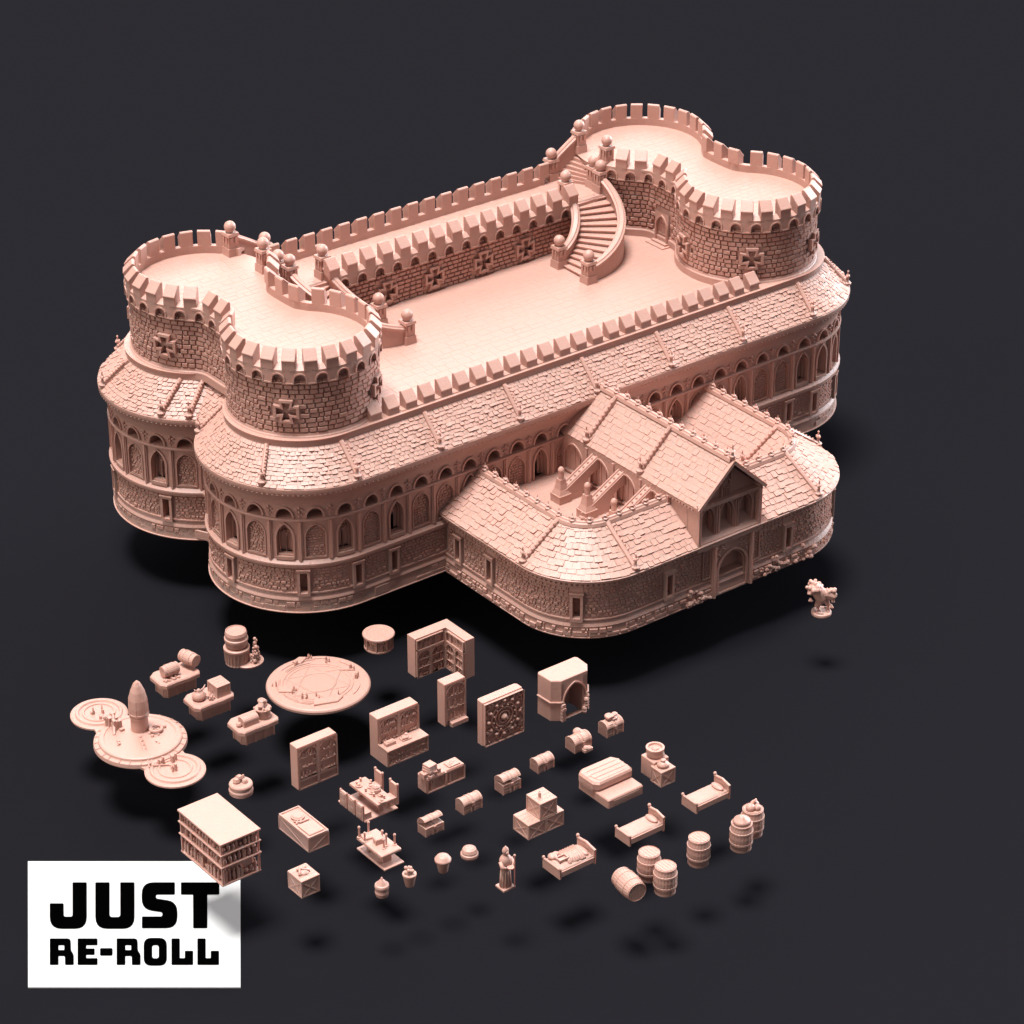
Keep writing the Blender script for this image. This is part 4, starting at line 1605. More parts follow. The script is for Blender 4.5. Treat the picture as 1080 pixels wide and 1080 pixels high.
# ---- market stall of shelves
t = thing('stocked_shelving', 'large block of open shelves stocked with jars on every tier under a plain flat top', 'shelving', -6.04, -3.73)
m = MB()
rbox(m, -0.012, 0.402, -0.012, 0.672, 0.428, 0.445, 0.003)
m.build('flat_top', t)
m = MB()
m.box(0.05, 0.34, 0.05, 0.61, 0, 0.43)
for x in (0, 0.375):
    for y in (0, 0.645):
        m.box(x, x + 0.015, y, y + 0.015, 0, 0.43)
m.box(-0.004, 0.394, -0.004, 0.664, 0.0, 0.012)
m.build('core', t)
for z in (0.19, 0.315):
    m = MB()
    rbox(m, -0.012, 0.402, -0.012, 0.672, z, z + 0.012, 0.002)
    m.build('shelf_board', t)
for (z0, z1) in ((0.012, 0.19), (0.202, 0.315), (0.327, 0.428)):
    for fnn, LL in ((front(0.0), 0.39), (left(0.0), 0.66), (right(0.39), 0.66), (back(0.66), 0.39)):
        u = 0.025
        while u < LL - 0.03:
            q = rnd.uniform(0.026, 0.055)
            hh = (z1 - z0) * rnd.uniform(0.5, 0.88)
            m = MB()
            k = rnd.random()
            if k < 0.55:
                r_ = q * 0.42
                prof = [(r_ * 0.7, 0), (r_, hh * 0.3), (r_ * 0.95, hh * 0.6), (r_ * 0.5, hh * 0.8), (r_ * 0.6, hh)]
                c = fnn(u + q / 2, z0, -0.026)
                m.lathe(prof, c, 8)
                nm = 'jar'
            elif k < 0.8:
                m.box(u, u + q * 0.8, z0, z0 + hh * 0.8, -0.05, -0.008, fnn)
                m.box(u + 0.004, u + q * 0.8 - 0.004, z0 + hh * 0.8, z0 + hh * 0.9, -0.045, -0.014, fnn)
                nm = 'small_crate'
            else:
                c = fnn(u + q / 2, z0 + hh * 0.35, -0.028)
                m.ball(c, q * 0.5, 8, 1.1)
                nm = 'sack'
            m.build(nm, t)
            u += q + rnd.uniform(0.0, 0.012)

# ---- long wash trough
t = thing('long_chest_table', 'long box bench with a rimmed top, a round lid and a folded cloth on it', 'bench', -5.17, -3.77)
m = MB()
rbox(m, 0, 0.215, 0, 0.47, 0, 0.145, 0.006)
m.build('box_body', t)
m = MB()
frame(m, lambda u, v, w_: (u, v, 0.145 + w_), 0, 0.215, 0, 0.47, 0.014, 0.010, 0.0)
for (fnn, a) in ((front(0.0), 0.215), (left(0.0), 0.47)):
    frame(m, fnn, 0, a, 0.0, 0.145, 0.010, 0.004, 0.0)
    m.band([(0.012, 0.012), (a - 0.012, 0.13)], 0.012, 0.0, 0.003, fnn)
m.build('rim', t)
m = MB()
m.lathe([(0.058, 0), (0.062, 0.006), (0.062, 0.018), (0.050, 0.022), (0.048, 0.028), (0.004, 0.030)], (0.11, 0.33, 0.146), 20)
m.build('round_lid', t)
m = MB()
rbox(m, 0.03, 0.19, 0.03, 0.22, 0.146, 0.158, 0.006)
for i in range(6):
    m.ball((0.045 + 0.012 * i, 0.25 + 0.01 * (i % 3), 0.152), 0.012, 6)
m.tube([(0.04, 0.29, 0.155), (0.08, 0.24, 0.158), (0.17, 0.24, 0.155)], 0.008, 6)
m.build('folded_cloth', t)


# ---- crates
def crate(label, x, y, z, wx, wy, hh, group=None, cat='crate'):
    t = thing('crate', label, cat, x, y, z, 0, group)
    m = MB()
    m.box(0.004, wx - 0.004, 0.004, wy - 0.004, 0.002, hh - 0.002)
    m.build('box_body', t)
    for fnn, a in ((front(0.0), wx), (left(0.0), wy), (right(wx), wy), (back(wy), wx)):
        m = MB()
        if a > 0.3:
            xbrace(m, fnn, 0, a / 2, 0, hh)
            xbrace(m, fnn, a / 2, a, 0, hh)
        else:
            xbrace(m, fnn, 0, a, 0, hh)
        m.build('braced_side', t)
    m = MB()
    rbox(m, -0.001, wx + 0.001, -0.001, wy + 0.001, hh - 0.006, hh + 0.006, 0.004)
    for i in range(1, 4):
        m.box(0.01, wx - 0.01, wy * i / 4 - 0.002, wy * i / 4 + 0.002, hh + 0.004, hh + 0.0075)
    m.build('lid', t)
    return t


crate('square crate topped with a tied bundle, left of the pots', -5.60, -4.29, 0, 0.19, 0.21, 0.17)
m = MB()
m.ball((0, 0, 0.0), 0.05, 12, 0.5)
m.tube([(-0.06, -0.03, 0.01), (-0.02, 0.03, 0.03), (0.05, -0.02, 0.012)], 0.014, 7)
m.tube([(-0.04, 0.05, 0.008), (0.03, 0.03, 0.028), (0.05, 0.05, 0.01)], 0.012, 7)
solo(m, 'tied_bundle', 'small tied bundle on the square crate left of the pots', 'bundle', -5.505, -4.185, 0.178, smooth=True)
crate('long crate with crossed battens, lower one of the stacked pair', -3.54, -4.80, 0, 0.40, 0.22, 0.15, 'stacked crates')
crate('cube crate with a candle on it, upper one of the stacked pair', -3.41, -4.80, 0.157, 0.19, 0.20, 0.165, 'stacked crates')
m = MB()
m.lathe([(0.022, 0), (0.022, 0.004), (0.014, 0.006), (0.014, 0.055), (0.006, 0.06), (0.003, 0.075)], n=10)
solo(m, 'candle', 'thick short candle standing on the upper stacked crate', 'candle', -3.35, -4.715, 0.329)
crate('small cube crate with a sack on it, in front of a pot', -2.09, -4.89, 0, 0.17, 0.15, 0.155)
m = MB()
m.lathe([(0.040, 0), (0.058, 0.012), (0.056, 0.032), (0.034, 0.05), (0.016, 0.056), (0.026, 0.066), (0.02, 0.074)], n=12)
solo(m, 'sack', 'small tied sack on the cube crate beside the pots', 'sack', -2.005, -4.815, 0.162, smooth=True)
t = thing('storage_pot', 'wide rimmed pot set on a square box behind the cube crate', 'pot', -1.98, -4.67)
m = MB()
rbox(m, -0.09, 0.09, -0.09, 0.09, 0, 0.19, 0.006)
m.build('square_box', t)
m = MB()
m.lathe([(0.055, 0.19), (0.075, 0.205), (0.082, 0.235), (0.080, 0.262), (0.086, 0.268), (0.086, 0.285), (0.066, 0.286), (0.062, 0.268), (0.01, 0.266)], n=22)
m.ball((0.0, 0.0, 0.268), 0.035, 10, 0.5)
for i in range(9):
    m.ball((rnd.uniform(0.02, 0.085), rnd.uniform(-0.085, 0.0), 0.20 + rnd.random() * 0.03), rnd.uniform(0.012, 0.022), 7)
m.build('bowl', t)


# ---- treasure chests
def chest(label, x, y, wx, wy, hb, opened, fill=0, group='treasure chests scattered across the floor', tilt=0):
    t = thing('treasure_chest', label, 'chest', x, y, 0, 0, group)
    m = MB()
    rbox(m, 0, wx, 0, wy, 0, hb, 0.003)
    for u in (0.0, wx * 0.38, wx * 0.62 - 0.012, wx - 0.014):
        m.box(u, u + 0.014, -0.005, wy + 0.005, 0, hb + 0.002)
    for i in range(2):
        m.box(0.0, wx, -0.002, 0.0, hb * (i + 1) / 3 - 0.002, hb * (i + 1) / 3)
    m.build('chest_body', t)
    r_ = wy / 2 + 0.004
    m = MB()
    ca, sa = math.cos(opened), math.sin(opened)

    def lid(px, py, pz):
        # hinge on the back edge
        yy, zz = py - wy, pz - hb
        return (px, wy + yy * ca + zz * sa, hb + 0.004 - yy * sa + zz * ca)
    pr = [(wy / 2 + r_ * math.cos(PI * i / 10), hb + r_ * 0.78 * math.sin(PI * i / 10)) for i in range(11)]
    for (a, b, k) in [(0.0, wx, 1.0)] + [(u - 0.003, u + 0.015, 1.08) for u in (0.003, wx * 0.38, wx * 0.62 - 0.012, wx - 0.015)]:
        vs = [(q, wy / 2 + (p[0] - wy / 2) * k, hb + (p[1] - hb) * k) for q in (a, b) for p in pr]
        n = len(pr)
        m.add(vs, [tuple(range(n)), tuple(range(n, 2 * n))[::-1]] + [(i, (i + 1) % n, n + (i + 1) % n, n + i) for i in range(n)], lid)
    m.build('lid', t)
    m = MB()
    m.box(wx / 2 - 0.011, wx / 2 + 0.011, -0.012, 0.004, hb - 0.028, hb + (0.012 if not opened else 0.0))
    m.build('lock', t)
    if fill:
        m = MB()
        for i in range(fill):
            m.ball((rnd.uniform(0.02, wx - 0.02), rnd.uniform(0.015, wy - 0.02), hb + rnd.uniform(-0.004, 0.02)), rnd.uniform(0.008, 0.017), 6)
        m.build('treasure', t)
    return t


chest('treasure chest with its lid raised, beside the altar table', -4.23, -4.21, 0.20, 0.11, 0.085, 0.55)
chest('small closed treasure chest with a rounded lid, below the counter', -3.76, -4.14, 0.21, 0.11, 0.09, 0)
chest('treasure chest heaped so full that its lid stands ajar', -3.29, -4.11, 0.20, 0.12, 0.10, 0.28, 22)
chest('smallest closed treasure chest, second of the row rising to the right', -2.83, -4.03, 0.19, 0.11, 0.08, 0)
t = chest('treasure chest with spilled sacks in front of it, fourth from the left of the row', -2.36, -3.98, 0.20, 0.13, 0.085, 0)
m = MB()
rbox(m, 0.08, 0.18, -0.055, 0.0, 0, 0.035, 0.01)
m.ball((0.11, -0.03, 0.04), 0.028, 8, 0.7)
m.ball((0.13, 0.12, 0.13), 0.045, 10, 0.8)
m.ball((0.16, 0.10, 0.12), 0.035, 8, 0.8)
m.build('spilled_sack', t)
t = chest('low chest piled high with folded sacks, farthest right of the chests', -1.96, -3.96, 0.20, 0.12, 0.09, 0)
m = MB()
for (a, b, c, r_) in ((0.06, 0.05, 0.12, 0.05), (0.12, 0.07, 0.15, 0.055), (0.16, 0.05, 0.12, 0.04), (0.09, 0.08, 0.17, 0.045), (0.14, 0.06, 0.185, 0.03)):
    m.ball((a, b, c), r_, 10, 0.5)
rbox(m, 0.04, 0.12, 0.03, 0.09, 0.17, 0.19, 0.006)
m.build('folded_sacks', t)


# ---- stone block with shifted lid
t = thing('stone_sarcophagus', 'low stone coffin with a thick chamfered lid slid toward its back', 'coffin', -2.68, -4.86)
m = MB()
rbox(m, 0, 0.41, 0, 0.43, 0, 0.092, 0.012)
m.box(0.06, 0.36, -0.003, 0.002, 0.03, 0.066)
m.build('coffin_base', t)
m = MB()
pts = [(-0.02, 0.20), (0.02, 0.155), (0.40, 0.155), (0.425, 0.19), (0.425, 0.37), (0.385, 0.435), (0.03, 0.44), (-0.02, 0.40)]
m.prism(pts, 0.112, 0.188, bev=0.020)
m.prism([(0.02 + (x - 0.02) * 0.94, 0.17 + (y - 0.155) * 0.9) for x, y in pts], 0.09, 0.115)
m.tube([(0.05, 0.19, 0.188), (0.36, 0.19, 0.188)], 0.004, 5)
m.tube([(0.0, 0.30, 0.186), (0.03, 0.29, 0.189), (0.05, 0.20, 0.189)], 0.004, 5)
for yy in (0.24, 0.30, 0.36):
    m.tube([(-0.012, yy, 0.183), (0.05, yy + 0.004, 0.1895), (0.36, yy - 0.003, 0.1895), (0.418, yy, 0.182)], 0.0035, 5)
m.build('coffin_lid', t)


# ---- beds
def bed(label, x, y, messy=False, wy=0.20):
    t = thing('bed', label, 'bed', x, y, 0, 0, 'single beds')
    wx = 0.40
    m = MB()
    m.box(0.012, wx - 0.012, 0.004, wy - 0.004, 0.015, 0.062)
    m.box(0.008, wx - 0.008, 0.0, 0.012, 0.02, 0.072)
    m.box(0.008, wx - 0.008, wy - 0.012, wy, 0.02, 0.072)
    m.build('bed_frame', t)
    m = MB()
    m.box(0, 0.016, 0.0, wy, 0.0, 0.095)
    m.tube([(0.008, 0, 0.097), (0.008, wy, 0.097)], 0.011, 8)
    m.ball((0.008, 0.004, 0.108), 0.015, 8)
    m.ball((0.008, wy - 0.004, 0.108), 0.015, 8)
    m.build('footboard', t)
    m = MB()
    m.box(wx - 0.018, wx, 0.0, wy, 0.0, 0.15)
    m.tube([(wx - 0.009, -0.004, 0.142), (wx - 0.009, wy * 0.3, 0.155), (wx - 0.009, wy * 0.5, 0.165), (wx - 0.009, wy * 0.7, 0.158), (wx - 0.009, wy + 0.004, 0.15)], 0.012, 8)
    m.ball((wx - 0.009, wy, 0.172), 0.017, 8)
    m.build('headboard', t)
    m = MB()
    n, k = 12, 8
    vs = []
    for i in range(n + 1):
        for j in range(k + 1):
            e = min(i, n - i, j, k - j)
            zz = 0.082 + (0.012 if e else 0) + (rnd.uniform(0, 0.018) if messy and e else rnd.uniform(0, 0.003))
            vs.append((0.016 + (wx - 0.034) * i / n, 0.012 + (wy - 0.024) * j / k, zz))
    m.add(vs, [(i * (k + 1) + j, (i + 1) * (k + 1) + j, (i + 1) * (k + 1) + j + 1, i * (k + 1) + j + 1) for i in range(n) for j in range(k)])
    m.box(0.016, wx - 0.018, 0.012, wy - 0.012, 0.06, 0.083)
    m.build('mattress', t, smooth=True)
    m = MB()
    m.ball((wx - 0.065, wy / 2, 0.105), 0.02, 14, 1, rx=0.038, ry=wy * 0.38)
    m.build('pillow', t, smooth=True)
    if messy:
        m = MB()
        for i in range(7):
            m.tube([(0.14 + i * 0.025, 0.01 + rnd.random() * 0.03, 0.092), (0.17 + i * 0.022, 0.10, 0.108 + rnd.random() * 0.015), (0.15 + i * 0.028, wy - 0.02, 0.096)], 0.018, 7)
        m.build('rumpled_blanket', t, smooth=True)
    return t


bed('plain made bed, farthest right of the three beds', -2.11, -5.40)
bed('plain made bed in the middle of the three beds', -2.90, -5.42)
bed('unmade bed with a rumpled blanket, a box and a bundle on it', -3.69, -5.43, True, 0.24)
m = MB()
frame(m, lambda u, v, w_: (u, v, w_), 0, 0.10, 0, 0.07, 0.01, 0.032, 0.01)
m.box(0, 0.10, 0, 0.07, 0, 0.012)
m.box(0, 0.10, 0, 0.002, 0, 0.032)
m.box(0, 0.002, 0, 0.07, 0, 0.032)
m.box(0.02, 0.07, 0.02, 0.05, 0.01, 0.02)
solo(m, 'open_box', 'shallow open box lying on the unmade bed', 'box', -3.63, -5.36, 0.104)
m = MB()
m.ball((0, 0, 0.02), 0.045, 12, 0.6)
m.ball((0.05, 0.02, 0.016), 0.03, 10, 0.6)
solo(m, 'cloth_bundle', 'round cloth bundle at the foot of the unmade bed', 'bundle', -3.62, -5.24, 0.092, smooth=True)


# ---- barrels
def barrel(name, label, x, y, z=0.0, r_=0.104, hh=0.278, rz=0.0, lying=False, group='wooden barrels', pitch=0):
    t = thing(name, label, 'barrel', x, y, z, rz, group)
    if lying:
        t.rotation_euler = (PI / 2, 0, rz)
    m = MB()
    n = 22
    prof = []
    for k in range(9):
        e = k / 8
        prof.append((r_ * (0.84 + 0.16 * math.sin(PI * e)), hh * e))
    vs = []
    N = n * 3
    for pr, pz in prof:
        for i in range(N):
            a = 2 * PI * i / N
            q = pr - (0.0022 if i % 3 == 0 else 0)
            vs.append((q * math.cos(a), q * math.sin(a), pz))
    fs = [(k * N + i, k * N + (i + 1) % N, (k + 1) * N + (i + 1) % N, (k + 1) * N + i) for k in range(8) for i in range(N)]
    m.add(vs, fs)
    m.build('staves', t)
    for e in (0.06, 0.30, 0.70, 0.94):
        m = MB()
        q = r_ * (0.84 + 0.16 * math.sin(PI * e))
        m.lathe([(q - 0.003, hh * e - 0.011), (q + 0.0035, hh * e - 0.009), (q + 0.0035, hh * e + 0.009), (q - 0.003, hh * e + 0.011)], n=30)
        m.build('hoop', t)
    m = MB()
    m.lathe([(r_ * 0.80, hh - 0.008), (0.002, hh - 0.006)], n=22)
    for i in range(-2, 3):
        x_ = i * r_ * 0.3
        l_ = math.sqrt(max(0, (r_ * 0.78) ** 2 - x_ * x_))
        m.box(x_ - 0.0015, x_ + 0.0015, -l_, l_, hh - 0.0065, hh - 0.003)
    m.build('barrel_head', t)
    return t


barrel('barrel', 'single upright barrel standing apart between the beds and the two sack-topped barrels', -2.58, -5.97)
barrel('barrel', 'upright barrel with a round sack on its lid, left of the pair', -2.14, -6.03, group='pair of barrels')
m = MB()
m.lathe([(0.072, 0), (0.080, 0.012), (0.070, 0.034), (0.034, 0.048), (0.030, 0.060), (0.012, 0.066)], n=16)
solo(m, 'sack', 'round flattened sack on the left barrel of the pair', 'sack', -2.14, -6.03, 0.275, smooth=True)
barrel('barrel', 'upright barrel with lumpy sacks on its lid, right of the pair', -1.92, -5.93, group='pair of barrels')
m = MB()
for (a, b, r_) in ((-0.03, 0.0, 0.045), (0.035, 0.02, 0.042), (0.02, -0.035, 0.034)):
    m.ball((a, b, 0.018), r_, 10, 0.9)
m.tube([(0.0, 0.0, 0.03), (0.01, 0.0, 0.075), (0.035, 0.0, 0.08)], 0.010, 6)
solo(m, 'lumpy_sack', 'lumpy heap of little sacks on the right barrel of the pair', 'sack', -1.92, -5.93, 0.275, smooth=True)
barrel('barrel', 'upright barrel behind the other two of the trio', -3.06, -5.87, group='trio of barrels')
barrel('barrel', 'upright barrel in front, right of the barrel lying on its side', -3.08, -6.11, group='trio of barrels')
barrel('barrel', 'barrel lying on its side at the left of the trio', -3.33, -5.81, 0.104, group='trio of barrels', lying=True, rz=R(-8))


# ---- stone tables with goods
def stone_table(label, x, y):
    t = thing('stone_table', label, 'table', x, y, 0, 0, 'three stone tables with goods')
    m = MB()
    wx, wy = 0.36, 0.22
    m.prism([(0.0, 0.03), (0.03, 0.0), (wx - 0.03, 0.0), (wx, 0.03), (wx, wy - 0.03), (wx - 0.03, wy), (0.03, wy), (0.0, wy - 0.03)], 0, 0.125)
    for u in (0.02, 0.12, 0.22, 0.32):
        m.box(u, u + 0.016, -0.006, 0.0, 0, 0.125)
    for u in (0.04, 0.16):
        m.box(-0.006, 0.0, u, u + 0.016, 0, 0.125)
    m.build('table_base', t)
    m = MB()
    m.prism([(-0.045, 0.02), (-0.005, -0.035), (0.12, -0.028), (0.24, -0.036), (wx + 0.005, -0.03), (wx + 0.035, 0.02), (wx + 0.03, wy), (wx - 0.01, wy + 0.03), (0.02, wy + 0.035), (-0.04, wy - 0.01)], 0.122, 0.168, bev=0.012)
    m.build('table_slab', t)
    return t


stone_table('leftmost stone table with two casks lying on it', -4.83, -0.88)
barrel('cask', 'small cask lying across the left end of the leftmost stone table', -4.63, -0.78, 0.235, 0.060, 0.165, R(-90), True, 'casks on the stone table')
barrel('cask', 'small cask resting at an angle at the far end of the leftmost stone table', -4.50, -0.66, 0.262, 0.066, 0.19, R(14), True, 'casks on the stone table')
m = MB()
for i in range(14):
    m.ball((rnd.uniform(0, 0.16), rnd.uniform(0, 0.04), 0.008), rnd.uniform(0.008, 0.017), 6)
solo(m, 'rubble_wedges', 'small stones wedging the near cask on the leftmost table', 'stones', -4.82, -0.87, 0.168)
stone_table('middle stone table with a tied sack and a crate on it', -4.79, -1.41)
m = MB()
m.lathe([(0.045, 0), (0.066, 0.022), (0.064, 0.05), (0.040, 0.078), (0.018, 0.09), (0.022, 0.1), (0.006, 0.115)], n=16)
m.tube([(0.02, 0.0, 0.085), (0.055, 0.0, 0.10), (0.075, 0.0, 0.135)], [0.014, 0.010, 0.003], 7)
m.tube([(-0.02, 0.01, 0.085), (-0.035, 0.02, 0.11)], [0.012, 0.003], 7)
solo(m, 'tied_sack', 'bulging tied sack on the near end of the middle stone table', 'sack', -4.72, -1.30, 0.168, smooth=True)
crate('small crate on the far end of the middle stone table', -4.58, -1.40, 0.168, 0.15, 0.17, 0.115)
m = MB()
for i in range(16):
    m.ball((rnd.uniform(-0.03, 0.03), rnd.uniform(-0.05, 0.05), 0.01 + rnd.random() * 0.04), 0.012, 6)
solo(m, 'produce_heap', 'heap of small round produce between the sack and the crate', 'produce', -4.63, -1.36, 0.168)
stone_table('rightmost stone table with a domed box and a laden basket on it', -4.69, -2.01)
m = MB()
m.box(0, 0.16, 0, 0.10, 0, 0.055)
pr = [(0.05 + 0.054 * math.cos(PI * i / 8), 0.055 + 0.036 * math.sin(PI * i / 8)) for i in range(9)]
m.add([(q, p[0], p[1]) for q in (-0.003, 0.163) for p in pr], [tuple(range(9)), tuple(range(9, 18))[::-1]] + [(i, (i + 1) % 9, 9 + (i + 1) % 9, 9 + i) for i in range(9)])
m.ball((-0.02, 0.06, 0.02), 0.03, 8, 0.8)
solo(m, 'domed_box', 'box with a rounded lid on the near end of the rightmost stone table', 'box', -4.66, -1.98, 0.168)
t = thing('laden_basket', 'basket heaped with folded cloth on the far end of the rightmost stone table', 'basket', -4.41, -1.92, 0.168)
m = MB()
m.lathe([(0.060, 0), (0.066, 0.01), (0.070, 0.085), (0.078, 0.09), (0.078, 0.10), (0.06, 0.10)], n=14)
m.build('basket', t)
m = MB()
for i in range(26):
    m.ball((rnd.uniform(-0.06, 0.06), rnd.uniform(-0.06, 0.06), rnd.uniform(0.02, 0.12)), rnd.uniform(0.010, 0.022), 6)
m.tube([(-0.04, -0.02, 0.12), (0, 0.02, 0.17), (0.04, 0.03, 0.13)], 0.028, 8)
m.ball((0.0, 0.02, 0.165), 0.04, 10, 0.6)
m.build('cloth_heap', t)

# ---- stacked tubs with plants
t = thing('stacked_tubs', 'wide tub carrying a smaller barrel, with plants growing against its side', 'tub', -3.90, -0.77)
m = MB()
m.lathe([(0.112, 0), (0.116, 0.008), (0.112, 0.02), (0.115, 0.09), (0.122, 0.15), (0.128, 0.158), (0.128, 0.178), (0.118, 0.184), (0.04, 0.19)], (-0.035, 0.03, 0), 30)
for i in range(22):
    a = i * 2 * PI / 22
    m.tube([(-0.035 + 0.114 * math.cos(a), 0.03 + 0.114 * math.sin(a), 0.02), (-0.035 + 0.120 * math.cos(a), 0.03 + 0.120 * math.sin(a), 0.15)], 0.005, 5)
m.build('lower_tub', t)
m = MB()
m.lathe([(0.084, 0.185), (0.104, 0.205), (0.112, 0.255), (0.116, 0.262), (0.116, 0.285), (0.105, 0.292), (0.108, 0.33), (0.100, 0.362), (0.092, 0.365), (0.088, 0.356), (0.01, 0.354)], (-0.035, 0.03, 0), 28)
m.build('upper_barrel', t)
m = MB()
m.lathe([(0.13, 0), (0.132, 0.016), (0.12, 0.024), (0.01, 0.03)], (0.06, -0.04, 0), 26, sx=1.1, sy=0.95)
m.build('stand', t)
for i in range(9):
    m = MB()
    a = -0.9 + rnd.uniform(-0.9, 0.9)
    x_, y_ = 0.06 + 0.07 * math.cos(a), -0.04 + 0.07 * math.sin(a)
    hh = rnd.uniform(0.06, 0.24) if i != 0 else 0.26
    for k in range(7):
        m.ball((x_ + rnd.uniform(-0.02, 0.02), y_ + rnd.uniform(-0.02, 0.02), 0.03 + hh * k / 7), rnd.uniform(0.010, 0.022), 6)
    m.build('plant', t)

# ---- low drum of food
t = thing('round_cake_stand', 'squat two-tier round tub with a lumpy heap on top, above the big shelving', 'tub', -5.13, -2.63)
m = MB()
m.lathe([(0.098, 0), (0.108, 0.008), (0.112, 0.045), (0.108, 0.056), (0.100, 0.060), (0.104, 0.068), (0.108, 0.10), (0.100, 0.112), (0.01, 0.116)], n=28)
m.build('tub_body', t)
m = MB()
for (a, b, c, r_) in ((-0.03, 0.02, 0.13, 0.038), (0.03, -0.02, 0.125, 0.03), (0.0, 0.02, 0.155, 0.03), (0.04, 0.03, 0.13, 0.026)):
    m.ball((a, b, c), r_, 8)
m.tube([(0.02, 0.0, 0.14), (0.03, 0.0, 0.185)], [0.016, 0.008], 7)
m.tube([(-0.05, 0.02, 0.13), (-0.02, 0.03, 0.18)], [0.01, 0.006], 7)
m.build('heap', t)

# ---- dining set
t = thing('dining_set', 'long dining table laden with dishes, with high-backed chairs on both sides', 'dining set', -4.52, -3.70)
m = MB()
m.box(0.0, 0.36, 0.0, 0.42, 0.0, 0.012)
m.build('floor_plate', t)
m = MB()
rbox(m, 0.125, 0.30, -0.02, 0.42, 0.125, 0.15, 0.006)
m.build('tabletop', t)
for y in (0.05, 0.34):
    m = MB()
    m.box(0.19, 0.235, y, y + 0.03, 0.012, 0.126)
    m.build('trestle', t)
for k in range(3):
    y = 0.02 + k * 0.125
    m = MB()
    m.box(0.0, 0.085, y, y + 0.095, 0.01, 0.075)
    m.build('chair_seat', t)
    m = MB()
    m.box(-0.014, 0.006, y - 0.005, y + 0.10, 0.01, 0.165)
    m.ball((-0.004, y, 0.168), 0.011, 6)
    m.ball((-0.004, y + 0.095, 0.168), 0.011, 6)
    m.box(-0.018, -0.012, y + 0.015, y + 0.08, 0.03, 0.08)
    m.box(-0.018, -0.012, y + 0.015, y + 0.08, 0.095, 0.15)
    m.build('chair_back', t)
for (k, y) in enumerate((0.05, 0.28)):
    m = MB()
    m.box(0.31, 0.385, y, y + 0.10, 0.01, 0.085)
    m.build('chair_seat', t)
    m = MB()
    m.box(0.38, 0.40, y - 0.008, y + 0.108, 0.01, 0.215)
    m.ball((0.39, y - 0.004, 0.222), 0.014, 7)
    m.ball((0.39, y + 0.104, 0.222), 0.014, 7)
    m.build('chair_back', t)
for i in range(15):
    m = MB()
    x_, y_ = rnd.uniform(0.145, 0.28), 0.0 + i * 0.027
    if i % 3 == 0:
        m.lathe([(0.022, 0.15), (0.032, 0.156), (0.032, 0.162), (0.004, 0.164)], (x_, y_, 0), 12)
        m.ball((x_, y_, 0.168), 0.018, 8, 0.8)
        m.build('dish', t)
    else:
        m.lathe([(0.010, 0.15), (0.006, 0.158), (0.012, 0.17), (0.012, 0.185)], (x_, y_, 0), 8)
        m.build('goblet', t)
m = MB()
m.lathe([(0.038, 0.15), (0.046, 0.16), (0.044, 0.185), (0.030, 0.20), (0.036, 0.206), (0.02, 0.222), (0.004, 0.23)], (0.235, 0.16, 0), 16)
m.build('tureen', t)

# ---- altar with candles
t = thing('candle_altar', 'altar table set with tall candles, raised over a plain flat plate', 'altar', -4.81, -4.40)
m = MB()
rbox(m, 0.0, 0.21, 0.0, 0.42, 0.0, 0.014, 0.003)
m.build('base_plate', t)
m = MB()
m.box(0.05, 0.14, 0.09, 0.13, 0.014, 0.13)
m.box(0.05, 0.14, 0.30, 0.34, 0.014, 0.13)
m.box(0.085, 0.105, 0.12, 0.32, 0.05, 0.10)
m.build('support', t)
m = MB()
rbox(m, -0.015, 0.20, 0.02, 0.40, 0.125, 0.150, 0.008)
m.prism([(0.0, 0.30), (0.09, 0.28), (0.11, 0.37), (0.02, 0.39)], 0.148, 0.170, bev=0.006)
m.prism([(0.04, 0.18), (0.12, 0.17), (0.14, 0.23), (0.05, 0.24)], 0.148, 0.205, bev=0.008)
m.build('altar_top', t)
for (x_, y_, hh) in ((0.0, 0.375, 0.10), (0.10, 0.375, 0.11), (0.0, 0.29, 0.085), (0.115, 0.13, 0.11), (0.18, 0.095, 0.10), (0.075, 0.11, 0.085), (0.15, 0.24, 0.07)):
    m = MB()
    m.lathe([(0.018, 0.15), (0.020, 0.156), (0.009, 0.160), (0.009, 0.15 + hh), (0.013, 0.152 + hh), (0.012, 0.162 + hh), (0.003, 0.172 + hh)], (x_, y_, 0), 9)
    m.build('candle', t)

# ---- pots
g_ = 'four small pots in a row'
m = MB()
m.lathe([(0.050, 0), (0.056, 0.01), (0.062, 0.04), (0.058, 0.062), (0.052, 0.066), (0.060, 0.075), (0.064, 0.10), (0.060, 0.118), (0.048, 0.124), (0.030, 0.15), (0.012, 0.172), (0.006, 0.19), (0.002, 0.192)], n=24)
solo(m, 'lidded_pot', 'small ribbed pot with a pointed lid, leftmost of the four pots', 'pot', -5.03, -4.67, group=g_)
m = MB()
m.lathe([(0.036, 0), (0.040, 0.008), (0.058, 0.105), (0.062, 0.112), (0.062, 0.128), (0.05, 0.13), (0.01, 0.134)], n=22)
for i in range(16):
    m.ball((rnd.uniform(-0.035, 0.035), rnd.uniform(-0.035, 0.035), 0.14 + rnd.random() * 0.045), 0.017, 7)
solo(m, 'planted_pot', 'tapered pot filled with a lumpy plant, second of the four pots', 'pot', -4.76, -4.70, group=g_)
m = MB()
m.lathe([(0.036, 0), (0.042, 0.008), (0.058, 0.100), (0.060, 0.106), (0.071, 0.112), (0.073, 0.135), (0.064, 0.140), (0.056, 0.160), (0.036, 0.172), (0.01, 0.176)], n=26)
solo(m, 'domed_pot', 'tapered pot swelling into a smooth dome, third of the four pots', 'pot', -4.41, -4.71, group=g_, smooth=True)
m = MB()
